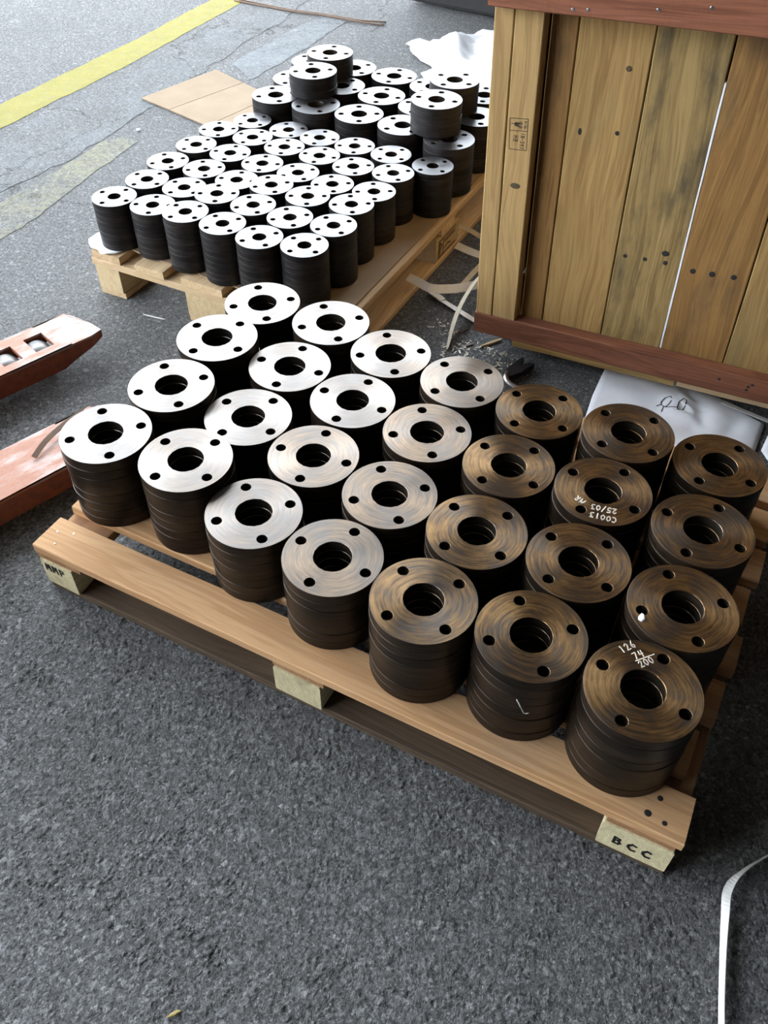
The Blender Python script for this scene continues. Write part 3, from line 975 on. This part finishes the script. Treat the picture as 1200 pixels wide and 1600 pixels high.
# rails
cb('rail', WC, 0.056, 0.034, (WC/2, 0.016, 0.028), (1, 0, 0), (0, -1, 0), M_red)
cb('rail', WC, 0.075, 0.03, (WC/2, -0.016, 0.733+0.0375), (1, 0, 0), (0, -1, 0), M_red)
cb('rail', WC, 0.075, 0.03, (WC/2, -0.016, HC-0.04), (1, 0, 0), (0, -1, 0), M_red)
# base boards and skids under it
cb('base_board', 0.40, 0.09, 0.020, (0.30, 0.052, -0.0115), (1, 0, 0), (0, 0, 1), M_crate)
cb('base_board', 0.74, 0.09, 0.017, (0.875, 0.052, -0.0095), (1, 0, 0), (0, 0, 1), M_deck_far)
for u in (0.32, 1.16):
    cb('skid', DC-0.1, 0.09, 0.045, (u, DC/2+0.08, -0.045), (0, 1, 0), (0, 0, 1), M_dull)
# sides, back, top and floor
for k in range(7):
    y0 = 0.062 + k*(DC-0.07)/7
    wd = (DC-0.07)/7 - 0.003
    for u in (0.014, WC-0.014):
        cb('plank', HC-0.03, wd, PT, (u, y0+wd/2, HC/2), (0, 0, 1), (-1 if u < 0.5 else 1, 0, 0), M_crate if k % 2 else M_crate_b)
for k in range(8):
    wd = (WC-0.03)/8 - 0.003
    u0 = 0.015 + k*(WC-0.03)/8
    cb('plank', HC-0.03, wd, PT, (u0+wd/2, DC+0.01, HC/2), (0, 0, 1), (0, 1, 0), M_crate)
for k in range(6):
    wd = DC/6 - 0.003
    cb('top_board', WC-0.01, wd, PT, (WC/2, k*DC/6+wd/2+0.01, HC+0.008), (1, 0, 0), (0, 0, 1), M_crate)
    cb('floor_board', WC-0.06, wd, PT, (WC/2, k*(DC-0.06)/6+wd/2+0.06, 0.008), (1, 0, 0), (0, 0, 1), M_crate)
# stamp on the cleat: reads downwards
fr = face_m((0.0, 0.0, 0.0172), (-1, 0, 0), (0, -1, 0))
# cleat frame: local X up the crate, local Y to the crate's left, local Z out
cx = 0.057 + (HC-0.06)/2


def cl(u, v):
    """crate u,v to coordinates of the stamp plane on the cleat: x runs down, y runs right"""
    return (cx - v, u - 0.0745)


st = []
box = [(0.0515, 0.527), (0.090, 0.530), (0.0925, 0.4665), (0.0545, 0.4645), (0.0515, 0.527)]
st.append([cl(*q) for q in box])
st.append([cl(0.0525, 0.5025), cl(0.0912, 0.5055)])
x0, y0 = cl(0.078, 0.501); st += text_lines('IN-597', x0, y0, math.radians(-2), 0.0085, 0.0075, 0.0056)
x0, y0 = cl(0.063, 0.494); st += text_lines('HB', x0, y0, math.radians(-2), 0.0090, 0.0085, 0.0075)
# wheat-ear mark and small characters in the upper cell
for q in range(5):
    a0 = cl(0.062 + 0.002*q, 0.5165); st.append([a0, (a0[0]-0.004, a0[1]+0.0025)]); st.append([a0, (a0[0]+0.004, a0[1]+0.0025)])
st.append([cl(0.0555, 0.5165), cl(0.072, 0.5175)])
for (ua, va, ub, vb) in ((0.074, 0.523, 0.074, 0.508), (0.0775, 0.523, 0.0775, 0.508), (0.0715, 0.519, 0.0795, 0.519), (0.0715, 0.512, 0.0795, 0.512),
                         (0.0825, 0.524, 0.0885, 0.524), (0.0855, 0.524, 0.0855, 0.518), (0.0825, 0.515, 0.0885, 0.516), (0.0835, 0.512, 0.0885, 0.5125), (0.0845, 0.5145, 0.0845, 0.509)):
    st.append([cl(ua, va), cl(ub, vb)])
strokes('ink_stamp', st, 0.0011, M_black, cl_b, face_m((0, 0, 0.01705), (-1, 0, 0), (0, -1, 0)))
# dark knots, nail holes and nails
for u, v, r, sq in ((0.075, 0.388, 0.0115, 0.55), (0.328, 0.285, 0.0045, 1), (0.371, 0.287, 0.0045, 1), (0.411, 0.309, 0.008, 0.8), (0.415, 0.288, 0.005, 1),
                    (0.475, 0.282, 0.006, 1), (0.515, 0.284, 0.0065, 1), (0.559, 0.287, 0.006, 1), (0.190, 0.532, 0.0035, 2.0), (0.266, 0.540, 0.0045, 1), (0.268, 0.661, 0.006, 0.9)):
    yy = -0.0004 if u < 0.1 else RP-0.0006
    vv = v if u < 0.1 else v - 0.024
    disc('knot', crate, r, face_m((u, yy, vv), (1, 0, 0), (0, 0, 1)), M_black if r < 0.0055 or u > 0.3 else M_knot, 10, 0.0005, sq)
for u, v, y in ((0.315, 0.758, -0.0312), (0.403, 0.77, -0.0312), (0.164, 0.744, -0.0312), (0.192, 0.746, -0.0312), (0.593, 0.035, -0.0012), (0.657, 0.033, -0.0012), (0.664, 0.040, -0.0012), (0.655, 0.024, -0.0012)):
    disc('nail_head', crate, 0.0035, face_m((u, y, v), (1, 0, 0), (0, 0, 1)), M_steel if y < -0.03 else M_black, 9, 0.0008)

# ------------------------------------------------------------------ pallet jack forks
D1 = Vector((-0.895+0.717, 1.599-1.775, 0)).normalized() * -1     # towards the tips
N1 = Vector((-D1.y, D1.x, 0))
jack = empty('pallet_jack', Matrix.Translation((-1.75, 0.75, 0)), 'orange pallet jack with worn forks reaching in from the left edge', 'pallet jack')
JO = Vector((-1.75, 0.75, 0))
LF = 1.15


def fork(tip, wd, rollers):
    """tip: middle of the fork end; local +X towards the tip"""
    mw = frame(tip - JO, D1)
    zt = 0.08
    # body outline seen from above, narrowing to the tip
    top = [(-LF, -wd/2), (-0.035, -wd/2), (0.0, -wd*0.18), (0.0, wd*0.22), (-0.02, wd*0.40), (-0.06, wd/2), (-LF, wd/2)]
    bm = bmesh.new()
    hole = []
    # top plate with roller windows cut by tiling
    xs = sorted(set([-LF, -0.035] + [a for r in rollers for a in (r-0.024, r+0.024)]))
    ys = [-wd/2, -0.036, 0.030, wd/2]
    vg = {}

    def V(x, y, z):
        k = (round(x, 5), round(y, 5), round(z, 5))
        if k not in vg:
            vg[k] = bm.verts.new(k)
        return vg[k]
    for i in range(len(xs)-1):
        for j in range(3):
            xm = (xs[i]+xs[i+1])/2
            if j == 1 and any(abs(xm-r) < 0.02 for r in rollers):
                for (a, b) in (((xs[i], ys[1]), (xs[i+1], ys[1])), ((xs[i+1], ys[1]), (xs[i+1], ys[2])), ((xs[i+1], ys[2]), (xs[i], ys[2])), ((xs[i], ys[2]), (xs[i], ys[1]))):
                    bm.faces.new([V(*a, zt), V(*b, zt), V(*b, zt-0.012), V(*a, zt-0.012)])
                continue
            bm.faces.new([V(xs[i], ys[j], zt), V(xs[i+1], ys[j], zt), V(xs[i+1], ys[j+1], zt), V(xs[i], ys[j+1], zt)])
    nose = [V(-0.035, -wd/2, zt), V(0.0, -wd*0.40, zt-0.004), V(-0.004, -wd*0.10, zt-0.004), V(-0.026, wd*0.38, zt-0.002), V(-0.035, wd/2, zt), V(-0.035, 0.030, zt), V(-0.035, -0.036, zt)]
    bm.faces.new(nose)
    # side skirts: deep behind, tapering up to the nose
    prof = [(-LF, 0.024), (-0.12, 0.024), (-0.085, 0.036), (-0.035, 0.050)]
    for sy in (-wd/2, wd/2):
        for (xa, za), (xb, zb) in zip(prof[:-1], prof[1:]):
            bm.faces.new([bm.verts.new((xa, sy, zt)), bm.verts.new((xb, sy, zt)), bm.verts.new((xb, sy, zb)), bm.verts.new((xa, sy, za))])
            iy = sy*0.86
            bm.faces.new([bm.verts.new((xa, sy, za)), bm.verts.new((xb, sy, zb)), bm.verts.new((xb, iy, zb)), bm.verts.new((xa, iy, za))])
    nb = [(-0.035, -wd/2), (0.0, -wd*0.40), (-0.004, -wd*0.10), (-0.026, wd*0.38), (-0.035, wd/2)]
    for (xa, ya), (xb, yb) in zip(nb[:-1], nb[1:]):
        bm.faces.new([bm.verts.new((xa, ya, zt-(0.004 if xa > -0.02 else 0))), bm.verts.new((xb, yb, zt-(0.004 if xb > -0.02 else 0))), bm.verts.new((xb, yb, 0.056)), bm.verts.new((xa, ya, 0.050 if xa < -0.03 else 0.056))])
    bmesh.ops.remove_doubles(bm, verts=bm.verts[:], dist=0.0002)
    bmesh.ops.recalc_face_normals(bm, faces=bm.faces[:])
    me = bpy.data.meshes.new('fork'); bm.to_mesh(me); bm.free()
    f = link('fork', me, M_fork, jack, mw)
    md = f.modifiers.new('plate', 'SOLIDIFY'); md.thickness = 0.005; md.offset = -1
    for r in rollers:
        bm = bmesh.new()
        bmesh.ops.create_cone(bm, cap_ends=True, segments=28, radius1=0.036, radius2=0.036, depth=0.058)
        bmesh.ops.bevel(bm, geom=[e for e in bm.edges if abs(e.calc_face_angle(0)) > 1], offset=0.003, segments=2, affect='EDGES')
        me = bpy.data.meshes.new('roller'); bm.to_mesh(me); bm.free()
        q = link('roller', me, M_roller, f, Matrix.Translation((r-0.006, -0.003, 0.0365)) @ Matrix.Rotation(PI/2, 4, 'X'))
        for p in me.polygons:
            p.use_smooth = len(p.vertices) == 4
    return f


def fork_mat():
    t = NT('worn_fork_orange')
    v = t.coord()
    x, y, z = t.sep(v)
    n = t.noise(t.vmath('MULTIPLY', v, (9, 26, 26)), 1.0, 6, 0.7)
    n2 = t.noise(t.vmath('MULTIPLY', v, (60, 60, 60)), 1.0, 4, 0.6)
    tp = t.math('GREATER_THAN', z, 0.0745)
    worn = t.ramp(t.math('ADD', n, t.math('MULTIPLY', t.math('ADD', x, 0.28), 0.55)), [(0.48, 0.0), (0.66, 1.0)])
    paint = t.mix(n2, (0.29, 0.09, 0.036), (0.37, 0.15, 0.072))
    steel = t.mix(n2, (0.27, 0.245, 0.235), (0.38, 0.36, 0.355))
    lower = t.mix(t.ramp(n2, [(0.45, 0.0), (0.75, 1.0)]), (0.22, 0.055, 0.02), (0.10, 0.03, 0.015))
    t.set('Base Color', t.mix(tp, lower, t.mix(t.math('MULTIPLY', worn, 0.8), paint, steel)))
    t.set('Roughness', 0.5)
    t.set('Metallic', t.math('MULTIPLY', t.math('MULTIPLY', worn, tp), 0.4))
    t.bump(n2, 0.15, 0.001)
    return t.m


M_fork = fork_mat()
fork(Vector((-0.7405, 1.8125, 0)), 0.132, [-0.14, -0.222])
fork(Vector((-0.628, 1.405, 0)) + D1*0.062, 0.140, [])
# carriage joining the forks behind, left of the picture
cc = (Vector((-0.7405, 1.8125, 0)) + Vector((-0.628, 1.405, 0)))/2 - D1*(LF - 0.02)
prism('carriage', [(q.x - JO.x, q.y - JO.y) for q in (cc + N1*0.34, cc - N1*0.34, cc - N1*0.34 - D1*0.16, cc + N1*0.34 - D1*0.16)], 0.03, 0.42, M_orange, jack, 0.01)
for k in (-1, 1):
    me = tube_mesh([cc - D1*0.24 + N1*(k*0.05) - N1*0.02 + Vector((0, 0, 0.09)) - JO, cc - D1*0.24 + N1*(k*0.05) + N1*0.02 + Vector((0, 0, 0.09)) - JO], 0.0885, 20)
    link('steer_wheel', me, M_rubber, jack)
link('handle', tube_mesh([cc - D1*0.16 + Vector((0, 0, 0.30)) - JO, cc - D1*0.36 + Vector((0, 0, 1.15)) - JO], 0.016, 10), M_dark, jack)

# bent strip lying over the second fork
P = smooth_path([(-0.662, 1.452, 0.0865), (-0.690, 1.398, 0.092), (-0.714, 1.345, 0.092), (-0.728, 1.300, 0.086)], 4)
o = ribbon('bent_strip', [(*p, 18) for p in P], 0.011, 0.002, M_twig)
tag(o, 'bent brown strip hanging over the lower fork beside the flange stack', 'strip')


# ------------------------------------------------------------------ sheets
def sheet(name, poly, mat, label, cat, H, z0=0.002, seed=0.0, rings=10, fold=1.0, sc=9.0, solid=0.0012, cen=None, rag=0.0):
    """crumpled sheet: outline, height field falling to the ground at its edge"""
    c = Vector(cen) if cen else sum((Vector(p) for p in poly), Vector((0, 0)))/len(poly)
    out_ = []
    n = len(poly)
    for i in range(n):
        a, b = Vector(poly[i]), Vector(poly[(i+1) % n])
        k = max(2, int((b-a).length/0.03))
        for j in range(k):
            q = a + (b-a)*j/k
            if rag:
                q += (q-c).normalized()*noise.noise(Vector((q.x*30, q.y*30, seed)))*rag
            out_.append(q)
    m = len(out_)
    vs = [(c.x, c.y, z0 + H*0.8*(0.6+0.4*noise.noise(Vector((c.x*sc, c.y*sc, seed)))))]
    for r in range(1, rings+1):
        f = r/rings
        for q in out_:
            p = c + (q-c)*f
            a = abs(noise.noise(Vector((p.x*sc, p.y*sc*0.6, seed)))) * 1.3
            b = abs(noise.noise(Vector((p.x*sc*2.3, p.y*sc*2.3, seed+5)))) * 0.5
            e = (1-f**3)
            vs.append((p.x, p.y, z0 + H*(e*0.35*fold + (a+b)*(0.25+0.75*e))))
    fs = [(0, 1+i, 1+(i+1) % m) for i in range(m)]
    for r in range(rings-1):
        for i in range(m):
            a, b = 1+r*m+i, 1+r*m+(i+1) % m
            fs.append((a, a+m, b+m, b))
    o = link(name, mesh(name, vs, fs, True), mat)
    md = o.modifiers.new('thickness', 'SOLIDIFY'); md.thickness = solid; md.offset = 1
    tag(o, label, cat)
    return o


sheet('plastic_sheet', [(0.079, 4.03), (0.16, 4.05), (0.19, 4.09), (0.314, 4.12), (0.37, 4.18), (0.42, 4.25), (0.60, 4.20), (0.9, 4.0), (0.98, 3.7), (0.85, 3.25), (0.55, 3.02), (0.36, 3.18), (0.27, 3.36), (0.215, 3.50), (0.15, 3.62), (0.125, 3.70), (0.19, 3.74), (0.135, 3.84), (0.10, 3.90)], M_film,
      'heap of crumpled white plastic sheet on the ground behind the far flanges', 'plastic sheet', 0.085, seed=2.0, rings=16, sc=5.5, cen=(0.55, 3.80), rag=0.02)
# film over the corner of the far pallet, under the first small stack
fz = [P2(-0.035, 0.035, 0), P2(-0.03, 0.10, 0), P2(0.0, 0.15, 0), P2(0.055, 0.19, 0), P2(0.105, 0.09, 0), P2(0.095, 0.055, 0), P2(0.08, 0.005, 0), P2(0.045, -0.008, 0), P2(0.0, 0.005, 0)]
sheet('plastic_film', [(p.x, p.y) for p in fz], M_film, 'scrap of white plastic film under the leftmost small stack at the pallet corner', 'plastic film', 0.0035, z0=0.1346, seed=3.0, rings=5, sc=22, solid=0.0003, rag=0.012)
# paper under the crate
pap = sheet('paper_sheet', [(0.452, 1.50), (0.50, 1.63), (0.547, 1.735), (0.62, 1.80), (0.70, 1.735), (0.80, 1.63), (0.886, 1.530), (0.862, 1.485), (0.838, 1.440), (0.80, 1.37), (0.74, 1.36)], M_paper,
            'white crumpled sheet with inked numerals on the asphalt beneath the crate', 'paper', 0.016, seed=8.0, rings=14, sc=10, solid=0.0006)
it = [[(0.00, 0.016), (0.008, 0.030), (0.020, 0.036), (0.022, 0.030)], [(0.00, 0.016), (0.001, 0.004), (0.010, -0.002), (0.017, 0.008), (0.022, 0.020)], [(0.010, -0.002), (0.036, -0.002)],
      [(0.036, -0.002), (0.040, 0.018), (0.050, 0.032), (0.057, 0.028), (0.054, 0.008), (0.045, -0.010), (0.037, -0.010), (0.036, -0.002)], [(0.002, -0.018), (0.006, 0.0)], [(-0.010, 0.0), (0.0, 0.006)]]
from mathutils.bvhtree import BVHTree
bv = BVHTree.FromPolygons([v.co.copy() for v in pap.data.vertices], [tuple(p.vertices) for p in pap.data.polygons])
ink = []
for pl in it:
    q = [Matrix.Rotation(math.radians(-14), 3, 'Z') @ Vector((a, b, 0)) + Vector((0.651, 1.578, 0)) for a, b in pl]
    for a, b in zip(q[:-1], q[1:]):
        k = max(1, int((b-a).length/0.003))
        ink.append([a + (b-a)*j/k for j in range(k+1)])
vs, fs = [], []
for pl in ink:
    for a, b in zip(pl[:-1], pl[1:]):
        tn = (b-a).normalized(); nn = Vector((-tn.y, tn.x, 0))*0.0011
        i0 = len(vs)
        for c in (a - tn*0.0006 + nn, a - tn*0.0006 - nn, b + tn*0.0006 - nn, b + tn*0.0006 + nn):
            h = bv.ray_cast(Vector((c.x, c.y, 1)), Vector((0, 0, -1)))[0]
            vs.append((c.x, c.y, (h.z if h else 0.01) + 0.0009))
        fs.append((i0, i0+1, i0+2, i0+3))
link('ink_writing', mesh('ink_writing', vs, fs), M_dark, pap)
sheet('paper_scrap', [(0.849, 1.437), (0.885, 1.497), (1.0, 1.45), (0.98, 1.33), (0.86, 1.375)], M_paper, 'white paper scrap at the right edge below the crate', 'paper', 0.008, seed=4.4, rings=5, sc=9, solid=0.0006)
sheet('tissue_scrap', [(0.376, 0.7584), (0.382, 0.7644), (0.387, 0.7594), (0.385, 0.7504), (0.379, 0.7474), (0.374, 0.7524)], M_film, 'tiny white tissue scrap beside a bolt hole on a brown flange', 'tissue', 0.004, z0=0.2858, seed=1.0, rings=3, sc=120, solid=0.0003)

# cardboard on the ground behind the far pallet: three creased panels
cbd = empty('cardboard_sheet', Matrix.Translation((-0.73, 3.42, 0)), 'flattened creased cardboard sheet lying left behind the far pallet', 'cardboard')
CO = Vector((-0.73, 3.42, 0))


def panel(q, zs):
    c = sum((Vector(p) for p in q), Vector((0, 0)))/4
    vs = [(a[0]-CO.x, a[1]-CO.y, z) for a, z in zip(q, zs)] + [(a[0]-CO.x, a[1]-CO.y, z+0.004) for a, z in zip(q, zs)]
    fs = [(3, 2, 1, 0), (4, 5, 6, 7), (0, 1, 5, 4), (1, 2, 6, 5), (2, 3, 7, 6), (3, 0, 4, 7)]
    link('panel', mesh('panel', vs, fs), M_card, cbd)


panel([(-0.951, 3.409), (-0.826, 3.310), (-0.582, 3.584), (-0.705, 3.702)], [0.004, 0.001, 0.001, 0.008])
panel([(-0.824, 3.308), (-0.662, 3.166), (-0.452, 3.446), (-0.580, 3.582)], [0.001, 0.0012, 0.0012, 0.001])
panel([(-0.660, 3.164), (-0.540, 3.075), (-0.340, 3.350), (-0.450, 3.444)], [0.0012, 0.003, 0.003, 0.0012])

# ------------------------------------------------------------------ plastic straps and debris
def strap(pts, label, mat=M_strap, wd=0.013, n=6):
    o = ribbon('plastic_strap', smooth_path(pts, n), wd, 0.0011, mat)
    tag(o, label, 'strap', 'loose plastic straps on the ground')
    return o


strap([(0.435, 0.20, 0.012, 75), (0.457, 0.295, 0.010, 70), (0.480, 0.374, 0.009, 62), (0.499, 0.434, 0.010, 40), (0.510, 0.466, 0.014, 20), (0.535, 0.490, 0.016, 60), (0.588, 0.520, 0.012, 75), (0.70, 0.57, 0.010, 80), (0.85, 0.66, 0.008, 60)],
      'white plastic strap bending down the lower right edge', wd=0.0125)
strap([(0.058, 2.072, 0.052, -25), (0.085, 2.052, 0.050, -30), (0.120, 2.020, 0.050, -40), (0.180, 2.035, 0.040, -45), (0.245, 2.075, 0.028, -45), (0.35, 2.15, 0.016, -30)],
      'white strap kinked between the far pallet and the crate', wd=0.024)
sb = strap([(0.118, 2.072, 0.010, 12), (0.132, 2.054, 0.010, 12), (0.151, 2.030, 0.008, 12), (0.20, 1.978, 0.005, 8), (0.245, 1.930, 0.004, 5), (0.33, 1.86, 0.003, 5)],
           'white strap joined by a crimped seal, lying below the kinked strap', wd=0.019)
link('seal', board_mesh(0.036, 0.0215, 0.004), M_strap_c, sb, frame((0.143, 2.040, 0.0105), (0.062, -0.070, -0.008)))
strap([(0.203, 2.295, 0.024, -30), (0.25, 2.262, 0.020, -30), (0.36, 2.20, 0.010, -20)], 'short white strap end poking out behind the crate corner', wd=0.022)
strap([(0.185, 2.402, 0.030, -40), (0.232, 2.395, 0.026, -40), (0.277, 2.361, 0.018, -35), (0.36, 2.27, 0.010, -25)], 'thin grey-white strap beside the stamped pallet block', M_strap_c, 0.014)
strap([(0.157, 1.808, 0.004, 70), (0.166, 1.85, 0.018, 62), (0.185, 1.92, 0.036, 50), (0.215, 1.995, 0.05, 45), (0.262, 2.085, 0.055, 40), (0.36, 2.22, 0.03, 20)], 'cream strap arching upright at the lower left crate corner', M_strap_c, 0.024)
strap([(0.211, 2.100, 0.012, -40), (0.264, 2.172, 0.03, -40), (0.36, 2.30, 0.05, -40)], 'cream strap behind the crate corner, above the kinked one', M_strap_c, 0.014)
strap([(0.800, 1.594, 0.016, 10), (0.839, 1.566, 0.014, 12), (0.89, 1.530, 0.013, 15), (1.0, 1.47, 0.006, 15)], 'white strap lying along the paper under the right of the crate', wd=0.018)

o = link('wood_chip', board_mesh(0.062, 0.007, 0.006, 0.001, 3, 0.0012, 0.004), M_chip, None, frame((0.272, 1.839, 0.0035), (0.055, 0.032, 0)))
tag(o, 'long pale wood chip on the asphalt below the crate corner', 'wood chip', 'wood chips below the crate')
for (x, y, l, a, d) in ((0.205, 1.895, 0.03, 0.6, 'thin dark wood splinter nearest the arching strap'), (0.215, 1.83, 0.022, 0.5, 'small dark splinter left of the long pale chip'), (0.188, 1.80, 0.013, 1.7, 'tiny white chip below the arching strap')):
    o = link('wood_chip', board_mesh(l, 0.004, 0.003, 0.0006, 3, 0.0008, 0.003), M_twig if 'dark' in d else M_strap, None, frame((x, y, 0.0018), (math.cos(a), math.sin(a), 0)))
    tag(o, d, 'wood chip', 'wood chips below the crate')
o = link('plastic_sliver', board_mesh(0.066, 0.004, 0.0012, 0.0003, 4, 0.001, 0.002), M_strap, None, frame((-0.62, 1.9435, 0.0012), (0.061, -0.023, 0)))
tag(o, 'thin white sliver on the asphalt before the far pallet', 'sliver')
# dead stalks at the top of the picture
for k, (dy, d) in enumerate(((0.0, 'upper long brown wire of the two lying at the top'), (-0.035, 'lower long brown wire of the two lying at the top'))):
    P = smooth_path([(-0.75, 4.66 + dy*0.9, 0.004), (-0.48, 4.50 + dy*0.5, 0.005), (-0.30, 4.43 + dy*0.5, 0.006), (-0.14, 4.352 + dy*0.6, 0.006), (-0.015 - k*0.01, 4.338 + dy*1.2, 0.004)], 6)
    o = link('wire', tube_mesh(P, 0.0035, 6), M_twig)
    tag(o, d, 'wire', 'brown wires at the top')
# pry bar behind the back row
bar = empty('pry_bar', Matrix.Translation((0.30, 1.66, 0)), 'black pry bar with a notched claw behind the near flanges', 'pry bar')
BO = Vector((0.30, 1.66, 0))
P = smooth_path([(0.43, 1.575, 0.012), (0.38, 1.604, 0.012), (0.335, 1.628, 0.013), (0.304, 1.648, 0.016), (0.292, 1.668, 0.020), (0.298, 1.690, 0.019)], 5)
link('shank', tube_mesh([Vector(p)-BO for p in P], 0.0085, 6), M_steel, bar)
cd = Vector((0.054, 0.056, 0)).normalized(); cn = Vector((-cd.y, cd.x, 0))
c0 = Vector((0.295, 1.682, 0))
out_ = [(0, -0.011), (0.03, -0.020), (0.082, -0.023), (0.078, -0.010), (0.052, -0.001), (0.080, 0.008), (0.084, 0.017), (0.03, 0.016), (0, 0.011)]
prism('claw', [((c0 + cd*a + cn*b - BO).x, (c0 + cd*a + cn*b - BO).y) for a, b in out_], 0.009, 0.024, M_dark, bar, 0.0015)

# guessed dark vehicle; its low dark skirt stands in for the shade beneath
VA = math.atan2(-0.226, 0.387)
vm = frame((0.0, 4.655, 0), (math.cos(VA), math.sin(VA), 0))
veh = empty('parked_vehicle', vm, 'dark vehicle at the top edge behind the white plastic heap', 'vehicle')


def vbox(name, x0, x1, y0, y1, z0, z1, mat, bev=0.03):
    bm = bmesh.new()
    bmesh.ops.create_cube(bm, size=1.0)
    for v in bm.verts:
        v.co = Vector((x0 + (v.co.x+0.5)*(x1-x0), y0 + (v.co.y+0.5)*(y1-y0), z0 + (v.co.z+0.5)*(z1-z0)))
    bmesh.ops.bevel(bm, geom=bm.edges[:], offset=bev, segments=3, affect='EDGES')
    me = bpy.data.meshes.new(name); bm.to_mesh(me); bm.free()
    return link(name, me, mat, veh)


vbox('body', 0.05, 2.9, 0.0, 1.7, 0.10, 0.75, M_vehicle, 0.08)
vbox('cabin', 0.6, 2.5, 0.12, 1.58, 0.74, 1.35, M_vehicle, 0.14)
vbox('sill_shade', 0.09, 2.8, 0.012, 1.64, 0.015, 0.14, M_rubber, 0.012)  # dark block close to the ground, stands in for shade under the vehicle
for x in (0.75, 2.2):
    for y in (0.10, 1.60):
        me = tube_mesh([(x, y-0.09, 0.31), (x, y+0.09, 0.31)], 0.309, 28)
        link('wheel', me, M_rubber, veh)

# bright bent wire clinging to the rim of a front stack
o = link('metal_shaving', tube_mesh([(0.1908, 0.6424, 0.2425), (0.1975, 0.6405, 0.2270), (0.2042, 0.6396, 0.2107), (0.2080, 0.6392, 0.2102), (0.2113, 0.6391, 0.2119)], 0.0009, 6), M_strap)
tag(o, 'bright bent metal shaving stuck to the side of the sixth front stack', 'metal shaving')
lf = [(-0.284, 0.296), (-0.278, 0.302), (-0.269, 0.306), (-0.264, 0.304), (-0.270, 0.299), (-0.278, 0.296)]
sheet('leaf', lf, plain('dry_leaf', (0.33, 0.25, 0.09), 0.7), 'tiny dry yellowish leaf on the asphalt near the bottom edge', 'leaf', 0.003, z0=0.0012, seed=6.0, rings=4, sc=60, solid=0.0003)
bm = bmesh.new()
bmesh.ops.create_icosphere(bm, subdivisions=2, radius=0.008)
for v in bm.verts:
    v.co *= 1 + 0.25*noise.noise(v.co*90)
    v.co.z *= 0.6
me = bpy.data.meshes.new('pebble'); bm.to_mesh(me); bm.free()
o = link('pebble', me, M_paper, None, Matrix.Translation((-0.905, 3.126, 0.0042)))
tag(o, 'small white pebble between the faded painted bar and the cardboard', 'pebble')

# splinters and sawdust below the crate corner: too many and too small to count
vs, fs = [], []
for k in range(170):
    x = rnd.gauss(0.235, 0.055); y = 1.80 + rnd.gauss(0.0, 0.055) + (0.235-x)*0.3
    if y < 1.70 or (x > 0.20 and y > 1.86 - (x-0.2)*0.45):
        continue
    a, l, w2 = rnd.uniform(0, PI), rnd.uniform(0.002, 0.008), rnd.uniform(0.0006, 0.0014)
    c, d = math.cos(a), math.sin(a)
    z = 0.0003
    i0 = len(vs)
    for (p, q) in ((-l, -w2), (l, -w2), (l, w2), (-l, w2)):
        vs.append((x + p*c - q*d, y + p*d + q*c, z))
    for (p, q) in ((-l, -w2), (l, -w2), (l, w2), (-l, w2)):
        vs.append((x + p*c - q*d, y + p*d + q*c, z + 0.0012))
    fs += [(i0+4, i0+5, i0+6, i0+7)] + [(i0+j, i0+(j+1) % 4, i0+4+(j+1) % 4, i0+4+j) for j in range(4)]
o = link('sawdust', mesh('sawdust', vs, fs), M_strap_c)
tag(o, 'scatter of pale splinters and sawdust below the crate corner', 'sawdust', kind='stuff')
